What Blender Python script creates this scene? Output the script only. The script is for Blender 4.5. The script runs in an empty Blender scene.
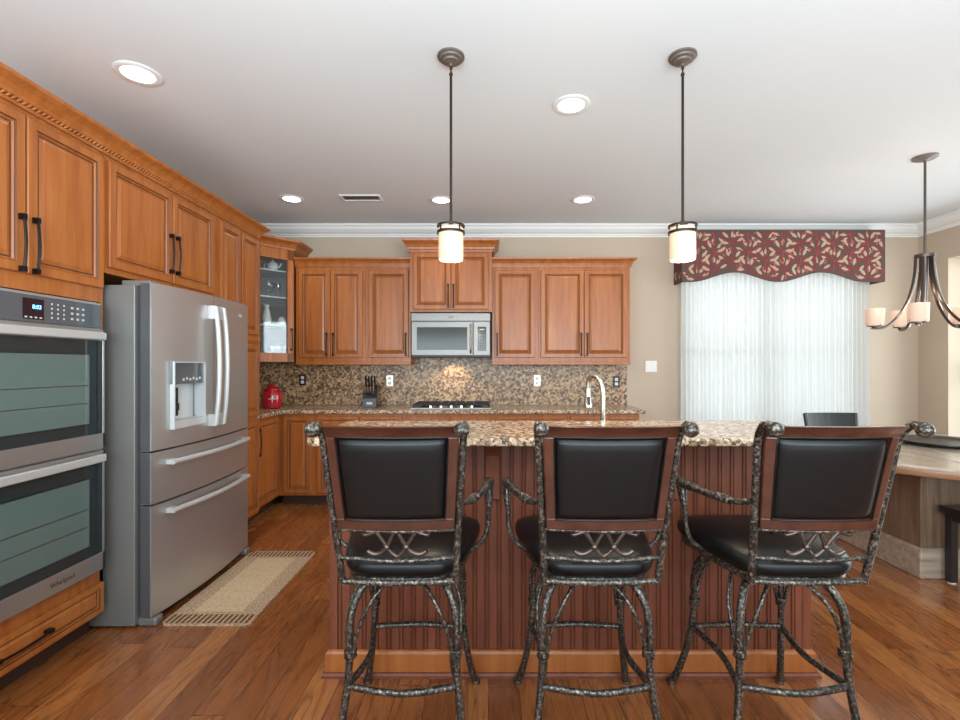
import bpy, math, random
from mathutils import Vector, Matrix

# ------------------------------------------------------------------ camera, world, light, exposure
S = bpy.context.scene
COL = S.collection
PI = math.pi
random.seed(7)

cam_d = bpy.data.cameras.new('camera')
cam_d.lens = 18.0
cam_d.sensor_width = 36.0
cam_d.shift_x = -8 / 960
cam_d.shift_y = 5 / 960
cam_d.clip_start = 0.02
cam = bpy.data.objects.new('camera', cam_d)
COL.objects.link(cam)
cam.location = (0, 0, 1.35)
cam.rotation_euler = (PI / 2, 0, 0)
S.camera = cam

S.view_settings.view_transform = 'Standard'
S.view_settings.look = 'None'
S.view_settings.gamma = 1.0
S.view_settings.use_curve_mapping = False
S.view_settings.exposure = 0.62

W = bpy.data.worlds.new('sky')
S.world = W
W.use_nodes = True
bg = W.node_tree.nodes['Background']
bg.inputs[0].default_value = (0.87, 0.945, 1.0, 1)
bg.inputs[1].default_value = 1.1


def area(name, loc, rot, sx, sy, power, color=(1, 1, 1), spread=PI):
    d = bpy.data.lights.new(name, 'AREA')
    d.shape = 'RECTANGLE'
    d.size, d.size_y = sx, sy
    d.energy = power
    d.color = color
    d.spread = spread
    o = bpy.data.objects.new(name, d)
    o.location, o.rotation_euler = loc, rot
    COL.objects.link(o)
    return o


# daylight outside the dining room side window and outside the curtained window
area('side_window_daylight', (6.3, 3.2, 1.6), (0, PI / 2, 0), 2.8, 3.6, 150, (0.93, 0.97, 1.0))
area('curtain_window_daylight', (3.0, 5.9, 1.6), (-PI / 2, 0, 0), 2.4, 2.2, 17, (1.0, 0.98, 0.955))
# added fill light behind the camera, aimed up and forward at the ceiling
area('added_ceiling_fill', (0.4, -1.1, 1.6), (PI - 0.5, 0, 0), 5.2, 1.6, 225, (0.76, 0.915, 1.0))


def point(name, loc, power, color, radius=0.03):
    d = bpy.data.lights.new(name, 'POINT')
    d.energy, d.color, d.shadow_soft_size = power, color, radius
    o = bpy.data.objects.new(name, d)
    o.location = loc
    COL.objects.link(o)
    return o


def spot(name, loc, power, color, angle, rot=(0, 0, 0), radius=0.05, blend=0.6):
    d = bpy.data.lights.new(name, 'SPOT')
    d.energy, d.color, d.shadow_soft_size = power, color, radius
    d.spot_size, d.spot_blend = angle, blend
    o = bpy.data.objects.new(name, d)
    o.location, o.rotation_euler = loc, rot
    COL.objects.link(o)
    return o


# ------------------------------------------------------------------ node helpers / materials
class NT:
    def __init__(self, m):
        m.use_nodes = True
        self.t = m.node_tree
        self.n = self.t.nodes
        self.bsdf = self.n.get('Principled BSDF')

    def new(self, kind, **kw):
        n = self.n.new(kind)
        for k, v in kw.items():
            setattr(n, k, v)
        return n

    def link(self, a, b):
        self.t.links.new(a, b)

    def put(self, sock, v):
        if hasattr(v, 'links') or isinstance(v, bpy.types.NodeSocket):
            self.link(v, sock)
        else:
            sock.default_value = v

    def math(self, op, a, b=0.0, c=None):
        n = self.new('ShaderNodeMath', operation=op)
        self.put(n.inputs[0], a)
        self.put(n.inputs[1], b)
        if c is not None:
            self.put(n.inputs[2], c)
        return n.outputs[0]

    def pos(self):
        return self.new('ShaderNodeNewGeometry').outputs['Position']

    def obj(self):
        return self.new('ShaderNodeTexCoord').outputs['Object']

    def scale(self, vec, s, rot=(0, 0, 0), loc=(0, 0, 0)):
        m = self.new('ShaderNodeMapping')
        m.inputs['Scale'].default_value = s
        m.inputs['Rotation'].default_value = rot
        m.inputs['Location'].default_value = loc
        self.link(vec, m.inputs['Vector'])
        return m.outputs[0]

    def noise(self, vec, scale=1.0, detail=3.0, rough=0.5, dist=0.0):
        n = self.new('ShaderNodeTexNoise')
        self.link(vec, n.inputs['Vector'])
        n.inputs['Scale'].default_value = scale
        n.inputs['Detail'].default_value = detail
        n.inputs['Roughness'].default_value = rough
        n.inputs['Distortion'].default_value = dist
        return n.outputs[0]

    def ramp(self, fac, stops, interp='LINEAR'):
        r = self.new('ShaderNodeValToRGB')
        r.color_ramp.interpolation = interp
        e = r.color_ramp.elements
        while len(e) < len(stops):
            e.new(0.5)
        for i, (p, c) in enumerate(stops):
            e[i].position = p
            e[i].color = (*c, 1) if len(c) == 3 else c
        self.put(r.inputs[0], fac)
        return r.outputs[0]

    def mix(self, fac, a, b, mode='MIX'):
        n = self.new('ShaderNodeMix', data_type='RGBA', blend_type=mode)
        self.put(n.inputs[0], fac)
        for s, v in ((n.inputs[6], a), (n.inputs[7], b)):
            if isinstance(v, tuple):
                s.default_value = (*v, 1) if len(v) == 3 else v
            else:
                self.link(v, s)
        return n.outputs[2]

    def bump(self, h, strength=0.2, dist=0.01):
        b = self.new('ShaderNodeBump')
        b.inputs['Strength'].default_value = strength
        b.inputs['Distance'].default_value = dist
        self.put(b.inputs['Height'], h)
        self.link(b.outputs[0], self.bsdf.inputs['Normal'])


def lin(r, g, b):
    f = lambda c: ((c / 255 + 0.055) / 1.055) ** 2.4 if c > 10 else c / 255 / 12.92
    return (f(r), f(g), f(b))


def mat(name, color=(0.5, 0.5, 0.5), rough=0.5, metal=0.0, spec=0.5, coat=0.0, emit=None, es=0.0, trans=0.0, alpha=1.0):
    m = bpy.data.materials.new(name)
    t = NT(m)
    b = t.bsdf
    b.inputs['Base Color'].default_value = (*color, 1)
    b.inputs['Roughness'].default_value = rough
    b.inputs['Metallic'].default_value = metal
    b.inputs['Specular IOR Level'].default_value = spec
    b.inputs['Coat Weight'].default_value = coat
    b.inputs['Coat Roughness'].default_value = 0.15
    b.inputs['Transmission Weight'].default_value = trans
    if emit:
        b.inputs['Emission Color'].default_value = (*emit, 1)
        b.inputs['Emission Strength'].default_value = es
    return m


def wood(name, c1, c2, c3, rough=0.35, stretch=(22, 22, 1.6), blot=2.2, coat=0.2, bump=0.03):
    m = mat(name, c1, rough, coat=coat)
    t = NT(m)
    p = t.pos()
    g = t.noise(t.scale(p, stretch), 1.0, 5, 0.6, 0.6)
    fine = t.noise(t.scale(p, tuple(s * 6 for s in stretch)), 1.0, 3, 0.6)
    bl = t.noise(p, blot, 2, 0.5)
    c = t.ramp(g, [(0.28, c2), (0.5, c1), (0.72, c3)])
    c = t.mix(t.math('MULTIPLY', bl, 0.45), c, c2)
    c = t.mix(t.math('MULTIPLY', fine, 0.25), c, tuple(x * 0.6 for x in c2))
    t.link(c, t.bsdf.inputs['Base Color'])
    t.bump(fine, bump, 0.004)
    return m


M = {}
M['cab'] = wood('honey_maple', lin(178, 104, 46), lin(150, 80, 32), lin(194, 124, 64), 0.36, coat=0.08)
M['glaze'] = mat('dark_glaze_line', lin(92, 52, 28), 0.45)
M['cabdark'] = mat('dark_brown_paint', lin(60, 36, 22), 0.6)  # even dark brown for toe kicks and table leaf seams
M['bead'] = wood('cherry_beadboard', lin(126, 66, 41), lin(104, 51, 32), lin(144, 80, 51), 0.5, coat=0.05)
M['stoolwood'] = wood('mahogany', lin(78, 42, 30), lin(56, 28, 21), lin(96, 53, 38), 0.32, (14, 14, 14), coat=0.4)
M['oak'] = wood('grey_brown_oak', lin(128, 104, 84), lin(92, 72, 56), lin(156, 132, 110), 0.32, (26, 26, 2.0), coat=0.25)
M['oakpale'] = wood('pale_oak', lin(178, 160, 142), lin(142, 122, 104), lin(200, 186, 170), 0.35, (3.0, 30, 30), coat=0.2)
M['oaktop'] = wood('glare_pale_oak_top', lin(190, 174, 156), lin(164, 146, 126), lin(208, 194, 178), 0.22, (28, 2.0, 28), coat=0.5)  # paled oak, window glare on the top put into its colour
M['oakedge'] = wood('oak_edge', lin(156, 112, 80), lin(122, 82, 56), lin(178, 134, 100), 0.35, (3, 3, 40))
M['blackwood'] = mat('black_painted_wood', lin(26, 25, 26), 0.35, coat=0.2)
M['wall'] = mat('taupe_wall_paint', lin(196, 178, 158), 0.75, spec=0.3)
M['ceil'] = mat('ceiling_white_paint', lin(224, 227, 229), 0.85, spec=0.2)
M['trim'] = mat('white_trim_paint', lin(236, 236, 234), 0.4)
M['white'] = mat('white_plastic', lin(236, 234, 230), 0.35)
M['offwhite'] = mat('white_ceramic', lin(228, 224, 216), 0.25)
M['black'] = mat('black_plastic', lin(20, 20, 21), 0.35)
M['bronze'] = mat('oil_rubbed_bronze', lin(62, 50, 44), 0.32, 0.85)
M['pewter'] = mat('dark_pewter', lin(104, 94, 88), 0.28, 0.9)
M['canopy'] = mat('brushed_pewter_canopy', lin(124, 113, 106), 0.36, 0.5)
M['pull'] = mat('dark_bronze_pull', lin(38, 33, 32), 0.35, 0.7)
M['chrome'] = mat('bright_steel', lin(214, 214, 212), 0.18, 1.0)
M['satin'] = mat('satin_silver_handle', lin(198, 197, 195), 0.4, 0.4)
M['nickel'] = mat('brushed_nickel', lin(206, 198, 184), 0.25, 1.0)
M['glassdark'] = mat('dark_oven_glass', lin(44, 51, 52), 0.06, 0.0, spec=0.4)
M['ovenwin'] = mat('teal_lit_oven_window', lin(92, 110, 106), 0.05, 0.0, spec=0.6)  # lightened teal-grey, brightness seen in the glass painted into the base colour
M['silver'] = mat('silver_plastic', lin(196, 198, 198), 0.3, 0.2)
M['panelglass'] = mat('grey_control_glass', lin(92, 100, 106), 0.15, 0.3, coat=0.5)
M['greyside'] = mat('grey_painted_steel', lin(128, 126, 122), 0.42, 0.35)
M['darkgasket'] = mat('dark_gasket', lin(56, 54, 54), 0.5)
M['red'] = mat('red_glazed_ceramic', lin(176, 24, 38), 0.2, coat=0.6)
M['display'] = mat('oven_display', lin(24, 14, 30), 0.15, coat=0.5)
M['digit'] = mat('blue_display_digits', (0.05, 0.15, 0.6), 0.5, emit=(0.15, 0.45, 1.0), es=3.0)
M['keymark'] = mat('pale_key_marks', lin(190, 196, 200), 0.4)
M['shade'] = mat('lit_frosted_glass', lin(212, 186, 158), 0.4, emit=(1.0, 0.72, 0.5), es=0.22)
M['shadechand'] = mat('lit_linen_glass', lin(212, 182, 162), 0.5, emit=(1.0, 0.66, 0.5), es=0.18)
M['bulbcan'] = mat('lit_can_lens', (1, 1, 1), 0.5, emit=(1.0, 0.96, 0.9), es=4.0)
M['iron2'] = mat('black_iron', lin(34, 32, 31), 0.4, 0.6)
M['fabricbrown'] = mat('valance_brown_fabric', lin(96, 78, 72), 0.9, spec=0.1)
M['fabricbeige'] = mat('valance_beige_leaf', lin(184, 158, 136), 0.9, spec=0.1)
M['fabricred'] = mat('valance_red_leaf', lin(150, 54, 62), 0.9, spec=0.1)
M['fabricpink'] = mat('valance_rose_leaf', lin(168, 88, 88), 0.9, spec=0.1)
M['cabinside'] = mat('cabinet_interior', lin(120, 128, 134), 0.6)
M['shelf'] = mat('glass_shelf_edge', lin(196, 208, 206), 0.2)


def glass(name, tint=(0.95, 0.98, 0.98), mixf=0.12, rough=0.02):
    m = bpy.data.materials.new(name)
    t = NT(m)
    t.n.remove(t.bsdf)
    tr = t.new('ShaderNodeBsdfTransparent')
    tr.inputs[0].default_value = (*tint, 1)
    gl = t.new('ShaderNodeBsdfGlossy')
    gl.inputs['Roughness'].default_value = rough
    mx = t.new('ShaderNodeMixShader')
    mx.inputs[0].default_value = mixf
    t.link(tr.outputs[0], mx.inputs[1])
    t.link(gl.outputs[0], mx.inputs[2])
    t.link(mx.outputs[0], t.n['Material Output'].inputs[0])
    return m


M['glass'] = glass('window_glass')
M['cabglass'] = glass('cabinet_door_glass', (0.92, 0.96, 0.98), 0.07)
M['drinkglass'] = glass('drinking_glass', (0.86, 0.92, 0.92), 0.3, 0.05)


def steel(name, c, axis):
    m = mat(name, c, 0.28, 0.78)
    t = NT(m)
    p = t.pos()
    s = [160, 160, 160]
    s[axis] = 1.5
    n = t.noise(t.scale(p, tuple(s)), 1.0, 2, 0.5)
    t.link(t.math('MULTIPLY_ADD', n, 0.05, 0.33), t.bsdf.inputs['Roughness'])
    big = t.noise(p, 1.4, 2)
    t.link(t.mix(big, tuple(x * 0.88 for x in c), c), t.bsdf.inputs['Base Color'])
    return m


M['steel'] = steel('stainless_steel', lin(190, 188, 186), 2)
M['steelh'] = steel('stainless_steel_level_grain', lin(176, 173, 170), 0)


def granite(name, sc, stops, rough=0.14, coat=0.4):
    m = mat(name, (0.4, 0.3, 0.2), rough, coat=coat)
    t = NT(m)
    p = t.pos()
    nz = t.new('ShaderNodeTexNoise')
    nz.inputs['Scale'].default_value = sc * 0.8
    t.link(p, nz.inputs['Vector'])
    va = t.new('ShaderNodeVectorMath', operation='MULTIPLY_ADD')
    t.link(nz.outputs[1], va.inputs[0])
    va.inputs[1].default_value = (0.9 / sc,) * 3
    t.link(p, va.inputs[2])
    v1 = t.new('ShaderNodeTexVoronoi')
    v1.inputs['Scale'].default_value = sc
    t.link(va.outputs[0], v1.inputs['Vector'])
    sp = t.new('ShaderNodeSeparateColor')
    t.link(v1.outputs['Color'], sp.inputs[0])
    c = t.ramp(sp.outputs[0], stops, 'CONSTANT')
    v2 = t.new('ShaderNodeTexVoronoi')
    v2.inputs['Scale'].default_value = sc * 2.6
    t.link(va.outputs[0], v2.inputs['Vector'])
    sp2 = t.new('ShaderNodeSeparateColor')
    t.link(v2.outputs['Color'], sp2.inputs[0])
    c2 = t.ramp(sp2.outputs[1], stops, 'CONSTANT')
    t.link(t.mix(0.3, c, c2), t.bsdf.inputs['Base Color'])
    return m


GR = [(0.0, lin(36, 28, 26)), (0.17, lin(104, 80, 62)), (0.32, lin(164, 130, 98)), (0.5, lin(206, 176, 142)),
      (0.72, lin(222, 196, 162)), (0.88, lin(120, 104, 94)), (0.95, lin(232, 216, 194))]
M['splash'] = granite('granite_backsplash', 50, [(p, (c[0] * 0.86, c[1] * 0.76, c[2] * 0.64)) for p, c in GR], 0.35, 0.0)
M['granite'] = granite('granite_counter', 70, GR, 0.24, 0.1)


def speckle_iron():
    m = mat('speckled_wrought_iron', lin(60, 54, 50), 0.3, 0.6)
    t = NT(m)
    p = t.obj()
    n = t.noise(p, 110, 4, 0.7)
    c = t.ramp(n, [(0.38, lin(32, 31, 31)), (0.52, lin(72, 67, 62)), (0.66, lin(166, 154, 138))])
    t.link(c, t.bsdf.inputs['Base Color'])
    t.bump(n, 0.04, 0.002)
    return m


M['iron'] = speckle_iron()


def leather():
    m = mat('black_leather', lin(9, 11, 13), 0.36, spec=0.4)
    t = NT(m)
    n = t.noise(t.obj(), 220, 3, 0.6)
    t.bump(n, 0.12, 0.002)
    return m


M['leather'] = leather()


def sheer():
    m = bpy.data.materials.new('white_sheer_cloth')
    t = NT(m)
    t.n.remove(t.bsdf)
    d = t.new('ShaderNodeBsdfDiffuse')
    d.inputs[0].default_value = (0.72, 0.715, 0.70, 1)
    tl = t.new('ShaderNodeBsdfTranslucent')
    tl.inputs[0].default_value = (0.74, 0.735, 0.72, 1)
    tr = t.new('ShaderNodeBsdfTransparent')
    m1 = t.new('ShaderNodeMixShader')
    m1.inputs[0].default_value = 0.6
    m2 = t.new('ShaderNodeMixShader')
    m2.inputs[0].default_value = 0.08
    t.link(d.outputs[0], m1.inputs[1])
    t.link(tl.outputs[0], m1.inputs[2])
    t.link(m1.outputs[0], m2.inputs[1])
    t.link(tr.outputs[0], m2.inputs[2])
    t.link(m2.outputs[0], t.n['Material Output'].inputs[0])
    return m


M['sheer'] = sheer()


def floor_mat():
    m = mat('hickory_planks', (0.3, 0.15, 0.06), 0.3, coat=1.0)
    t = NT(m)
    p = t.pos()
    sx = t.new('ShaderNodeSeparateXYZ')
    t.link(p, sx.inputs[0])
    wd, ln = 0.127, 1.15
    u = t.math('DIVIDE', sx.outputs[0], wd)
    row = t.math('FLOOR', u)
    fu = t.math('FRACT', u)
    wn = t.new('ShaderNodeTexWhiteNoise', noise_dimensions='1D')
    t.link(row, wn.inputs['W'])
    v = t.math('ADD', t.math('DIVIDE', sx.outputs[1], ln), t.math('MULTIPLY', wn.outputs[0], 7.3))
    pid = t.math('FLOOR', v)
    fv = t.math('FRACT', v)
    cb = t.new('ShaderNodeCombineXYZ')
    t.link(row, cb.inputs[0])
    t.link(pid, cb.inputs[1])
    w2 = t.new('ShaderNodeTexWhiteNoise', noise_dimensions='2D')
    t.link(cb.outputs[0], w2.inputs['Vector'])
    # wood figure, shifted per plank
    off = t.new('ShaderNodeVectorMath', operation='MULTIPLY_ADD')
    t.link(w2.outputs['Color'], off.inputs[0])
    off.inputs[1].default_value = (9, 9, 9)
    t.link(p, off.inputs[2])
    ring = t.noise(t.scale(off.outputs[0], (6.0, 0.8, 1)), 1.0, 3, 0.5, 0.5)
    ringf = t.math('FRACT', t.math('MULTIPLY', ring, 13.0))
    ringl = t.math('POWER', t.math('MULTIPLY', t.math('ABSOLUTE', t.math('SUBTRACT', ringf, 0.5)), 2.0), 4.0)
    fine = t.noise(t.scale(off.outputs[0], (130, 5, 1)), 1.0, 3, 0.6)
    base = t.ramp(w2.outputs['Value'], [(0.0, lin(128, 70, 31)), (0.4, lin(152, 88, 41)), (0.75, lin(168, 101, 50)), (1.0, lin(188, 120, 64))])
    c = t.mix(t.math('MULTIPLY', ringl, 0.75), base, lin(86, 44, 18))
    c = t.mix(t.math('MULTIPLY', fine, 0.45), c, lin(118, 66, 34))
    e1 = t.math('LESS_THAN', fu, 0.022)
    e2 = t.math('LESS_THAN', fv, 0.003)
    seam = t.math('MAXIMUM', e1, e2)
    c = t.mix(seam, c, lin(58, 32, 18))
    t.link(c, t.bsdf.inputs['Base Color'])
    t.link(t.math('MULTIPLY_ADD', fine, 0.14, 0.2), t.bsdf.inputs['Roughness'])
    h = t.math('SUBTRACT', t.math('MULTIPLY', fine, 0.2), seam)
    t.bump(h, 0.25, 0.004)
    return m


M['floor'] = floor_mat()


def rug_mat(name, ca, cb, sc, rot=0):
    m = mat(name, ca, 0.95, spec=0.1)
    t = NT(m)
    p = t.pos()
    n = t.noise(p, sc, 3, 0.7)
    t.link(t.ramp(n, [(0.4, ca), (0.6, cb)]), t.bsdf.inputs['Base Color'])
    t.bump(n, 0.6, 0.004)
    return m


M['rugfield'] = rug_mat('rug_beige_weave', lin(178, 148, 116), lin(214, 190, 158), 160)
M['rugborder'] = rug_mat('rug_brown_border', lin(138, 108, 82), lin(206, 180, 150), 120)
M['rugstripe'] = mat('rug_dark_stripe', lin(96, 64, 42), 0.95, spec=0.1)


# ------------------------------------------------------------------ mesh helpers
class MB:
    def __init__(self):
        self.v, self.f, self.m = [], [], []

    def quad(self, pts, mi=0):
        i = len(self.v)
        self.v += [tuple(p) for p in pts]
        self.f.append(tuple(range(i, i + len(pts))))
        self.m.append(mi)
        return self

    def box(self, x0, x1, y0, y1, z0, z1, mi=0):
        i = len(self.v)
        self.v += [(x0, y0, z0), (x1, y0, z0), (x1, y1, z0), (x0, y1, z0), (x0, y0, z1), (x1, y0, z1), (x1, y1, z1), (x0, y1, z1)]
        for a in ((0, 3, 2, 1), (4, 5, 6, 7), (0, 1, 5, 4), (1, 2, 6, 5), (2, 3, 7, 6), (3, 0, 4, 7)):
            self.f.append(tuple(i + k for k in a))
            self.m.append(mi)
        return self

    def rings(self, rings, cap=True, mi=0, closed=False):
        n = len(rings[0])
        i0 = len(self.v)
        for r in rings:
            self.v += [tuple(p) for p in r]
        k = len(rings)
        for a in range(k if closed else k - 1):
            b = (a + 1) % k
            for j in range(n):
                j2 = (j + 1) % n
                self.f.append((i0 + a * n + j, i0 + a * n + j2, i0 + b * n + j2, i0 + b * n + j))
                self.m.append(mi)
        if cap and not closed:
            self.f.append(tuple(i0 + j for j in reversed(range(n))))
            self.f.append(tuple(i0 + (k - 1) * n + j for j in range(n)))
            self.m += [mi, mi]
        return self

    def tube(self, pts, r, n=10, mi=0, smooth=3, closed=False, flat=1.0):
        """round bar along a smoothed path; r a number or one radius per point; flat squeezes the section"""
        P = [Vector(p) for p in pts]
        R = list(r) if isinstance(r, (list, tuple)) else [r] * len(P)
        if smooth and len(P) > 2:
            Q, RR = [], []
            k = len(P)
            for a in range(k if closed else k - 1):
                p0 = P[(a - 1) % k] if (closed or a > 0) else P[a]
                p1, p2 = P[a], P[(a + 1) % k]
                p3 = P[(a + 2) % k] if (closed or a + 2 < k) else p2
                for s in range(smooth + 1):
                    t = s / (smooth + 1)
                    q = 0.5 * ((2 * p1) + (p2 - p0) * t + (2 * p0 - 5 * p1 + 4 * p2 - p3) * t * t + (3 * p1 - p0 - 3 * p2 + p3) * t ** 3)
                    Q.append(q)
                    RR.append(R[a] + (R[(a + 1) % k] - R[a]) * t)
            if not closed:
                Q.append(P[-1])
                RR.append(R[-1])
            P, R = Q, RR
        k = len(P)
        up = None
        rings = []
        for a in range(k):
            if closed:
                d = P[(a + 1) % k] - P[a - 1]
            else:
                d = P[min(a + 1, k - 1)] - P[max(a - 1, 0)]
            d.normalize()
            if up is None:
                up = Vector((0, 0, 1)) if abs(d.z) < 0.9 else Vector((1, 0, 0))
            sd = d.cross(up)
            if sd.length < 1e-5:
                sd = d.cross(Vector((0, 1, 0)))
            sd.normalize()
            up = sd.cross(d).normalized()
            rings.append([P[a] + (sd * math.cos(2 * PI * j / n) + up * math.sin(2 * PI * j / n) * flat) * R[a] for j in range(n)])
        return self.rings(rings, True, mi, closed)

    def lathe(self, prof, c=(0, 0, 0), n=28, mi=0, axis='z', cap=True):
        rings = []
        for r, h in prof:
            ring = []
            for j in range(n):
                a = 2 * PI * j / n
                x, y = max(r, 1e-4) * math.cos(a), max(r, 1e-4) * math.sin(a)
                if axis == 'z':
                    ring.append((c[0] + x, c[1] + y, c[2] + h))
                elif axis == 'y':
                    ring.append((c[0] + x, c[1] + h, c[2] - y))
                else:
                    ring.append((c[0] + h, c[1] + x, c[2] + y))
            rings.append(ring)
        return self.rings(rings, cap, mi)

    def ball(self, c, r, n=14, mi=0, sz=1.0):
        prof = [(r * math.sin(PI * k / 10), -r * sz * math.cos(PI * k / 10)) for k in range(11)]
        return self.lathe(prof, c, n, mi)

    def prism(self, outline, z0, z1, mi=0):
        return self.rings([[(x, y, z0) for x, y in outline], [(x, y, z1) for x, y in outline]], True, mi)

    def sweep(self, path, prof, mi=0, cap=True):
        """profile (out, z) swept along a plan path with mitred corners; out points to the right of travel"""
        P = [Vector((p[0], p[1])) for p in path]
        k = len(P)
        rings = []
        for a in range(k):
            d0 = (P[a] - P[a - 1]).normalized() if a > 0 else None
            d1 = (P[a + 1] - P[a]).normalized() if a + 1 < k else None
            n0 = Vector((d0.y, -d0.x)) if d0 else None
            n1 = Vector((d1.y, -d1.x)) if d1 else None
            if n0 is None:
                nn = n1
            elif n1 is None:
                nn = n0
            else:
                nn = (n0 + n1)
                nn = nn / max(nn.dot(n0), 0.2)
            rings.append([(P[a].x + nn.x * o, P[a].y + nn.y * o, z) for o, z in prof])
        return self.rings(rings, cap, mi)

    def build(self, name, mats, parent=None, bevel=0.0, smooth=None, loc=None, rotz=None, segs=2):
        me = bpy.data.meshes.new(name)
        me.from_pydata(self.v, [], self.f)
        mats = mats if isinstance(mats, (list, tuple)) else [mats]
        for mm in mats:
            me.materials.append(mm)
        me.polygons.foreach_set('material_index', self.m)
        me.update()
        import bmesh
        bm = bmesh.new()
        bm.from_mesh(me)
        bmesh.ops.recalc_face_normals(bm, faces=bm.faces)
        bm.to_mesh(me)
        bm.free()
        if smooth:
            me.polygons.foreach_set('use_smooth', [True] * len(me.polygons))
            me.set_sharp_from_angle(angle=math.radians(smooth))
        o = bpy.data.objects.new(name, me)
        COL.objects.link(o)
        if parent:
            o.parent = parent
        if loc:
            o.location = loc
        if rotz is not None:
            o.rotation_euler = (0, 0, rotz)
        if bevel:
            b = o.modifiers.new('bevel', 'BEVEL')
            b.width, b.segments, b.limit_method = bevel, segs, 'ANGLE'
            b.harden_normals = False
        return o


def tag(o, label, cat, group=None, kind=None):
    o['label'], o['category'] = label, cat
    if group:
        o['group'] = group
    if kind:
        o['kind'] = kind
    return o


def thing(name, label, cat, loc=(0, 0, 0), rotz=0.0, group=None):
    o = bpy.data.objects.new(name, None)
    o.empty_display_size = 0.1
    o.location, o.rotation_euler = loc, (0, 0, rotz)
    COL.objects.link(o)
    return tag(o, label, cat, group)


def struct(name, mb, m, parent=None, **kw):
    o = mb.build(name, m, parent, **kw)
    o['kind'] = 'structure'
    return o


KIDS = {}


def copy_tree(o, parent=None):
    c = o.copy()
    COL.objects.link(c)
    if parent:
        c.parent = parent
    for ch in [x for x in bpy.data.objects if x.parent == o]:
        copy_tree(ch, c)
    return c


def text(body, size, parent, name, m, loc, rot=(PI / 2, 0, 0), extrude=0.0005):
    cu = bpy.data.curves.new(name, 'FONT')
    cu.body, cu.size, cu.extrude = body, size, extrude
    cu.align_x = 'CENTER'
    cu.align_y = 'CENTER'
    cu.materials.append(m)
    tmp = bpy.data.objects.new('lettering', cu)
    me = bpy.data.meshes.new_from_object(tmp)
    bpy.data.objects.remove(tmp)
    bpy.data.curves.remove(cu)
    o = bpy.data.objects.new(name, me)
    o.location, o.rotation_euler = loc, rot
    COL.objects.link(o)
    o.parent = parent
    return o


# ------------------------------------------------------------------ room shell
XL, XR, YB, ZC = -2.58, 4.66, 5.2, 2.85
YF = -2.4
struct('floor', MB().box(XL - 0.2, XR + 0.25, YF, YB + 0.2, -0.1, 0), M['floor'])
struct('ceiling', MB().box(XL - 0.2, XR + 0.25, YF, YB + 0.2, ZC, ZC + 0.1), M['ceil'])
struct('wall_left', MB().box(XL - 0.15, XL, YF, YB + 0.15, 0, ZC), M['wall'])
WX0, WX1, WZ0, WZ1 = 2.12, 3.98, 0.62, 2.36        # curtained window
w = MB()
w.box(XL, WX0, YB, YB + 0.15, 0, ZC).box(WX1, XR + 0.2, YB, YB + 0.15, 0, ZC)
w.box(WX0, WX1, YB, YB + 0.15, 0, WZ0).box(WX0, WX1, YB, YB + 0.15, WZ1, ZC)
struct('wall_back', w, M['wall'])
RY0, RY1, RZ0, RZ1 = 1.9, 4.86, 0.15, 2.43          # wide window in the right wall
w = MB()
w.box(XR, XR + 0.2, YF, RY0, 0, ZC).box(XR, XR + 0.2, RY1, YB, 0, ZC)
w.box(XR, XR + 0.2, RY0, RY1, 0, RZ0).box(XR, XR + 0.2, RY0, RY1, RZ1, ZC)
struct('wall_right', w, M['wall'])

crown = [(0, ZC), (0.115, ZC), (0.115, ZC - 0.018), (0.10, ZC - 0.024), (0.088, ZC - 0.05), (0.055, ZC - 0.078), (0.03, ZC - 0.088),
         (0.026, ZC - 0.1), (0.014, ZC - 0.104), (0.012, ZC - 0.118), (0, ZC - 0.118)]
struct('trim_1', MB().sweep([(XL, YF), (XL, YB), (XR, YB), (XR, YF)], crown), M['trim'])
base = [(0, 0), (0.016, 0), (0.016, 0.09), (0.008, 0.12), (0, 0.12)]
struct('baseboard_back', MB().sweep([(1.52, YB), (XR, YB)], base), M['trim'])
struct('baseboard_right', MB().sweep([(XR, YB), (XR, YF)], base), M['trim'])


def window(name, x0, x1, z0, z1, loc, rotz, units):
    root = bpy.data.objects.new(name, None)
    COL.objects.link(root)
    root.location, root.rotation_euler = loc, (0, 0, rotz)
    root['kind'] = 'structure'
    f = MB()
    fw = 0.045
    f.box(x0, x0 + fw, 0, 0.07, z0, z1).box(x1 - fw, x1, 0, 0.07, z0, z1)
    f.box(x0, x1, 0, 0.07, z0, z0 + fw).box(x0, x1, 0, 0.07, z1 - fw, z1)
    wu = (x1 - x0) / units
    zm = (z0 + z1) / 2
    for k in range(1, units):
        f.box(x0 + k * wu - 0.045, x0 + k * wu + 0.045, 0, 0.07, z0, z1)
    for k in range(units):
        f.box(x0 + k * wu, x0 + (k + 1) * wu, 0.01, 0.06, zm - 0.03, zm + 0.03)
    struct('window_frame', f, M['trim'], root)
    for k in range(units):
        g = MB().box(x0 + k * wu + 0.03, x0 + (k + 1) * wu - 0.03, 0.03, 0.036, z0 + 0.03, z1 - 0.03)
        struct('window_pane', g, M['glass'], root)
    s = MB().box(x0 - 0.0, x1 + 0.0, -0.06, 0.0, z0 - 0.001, z0 + 0.022)
    struct('window_sill', s, M['trim'], root)
    return root


window('window_1', WX0, WX1, WZ0, WZ1, (0, YB + 0.07, 0), 0, 2)
window('window_2', RY0, RY1, RZ0, RZ1, (XR + 0.2, 0, 0), -PI / 2, 3)
# mirror the right window's run so that its local x follows the wall from near to far
bpy.data.objects['window_2'].location = (XR + 0.2, RY0 + RY1, 0)

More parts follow.
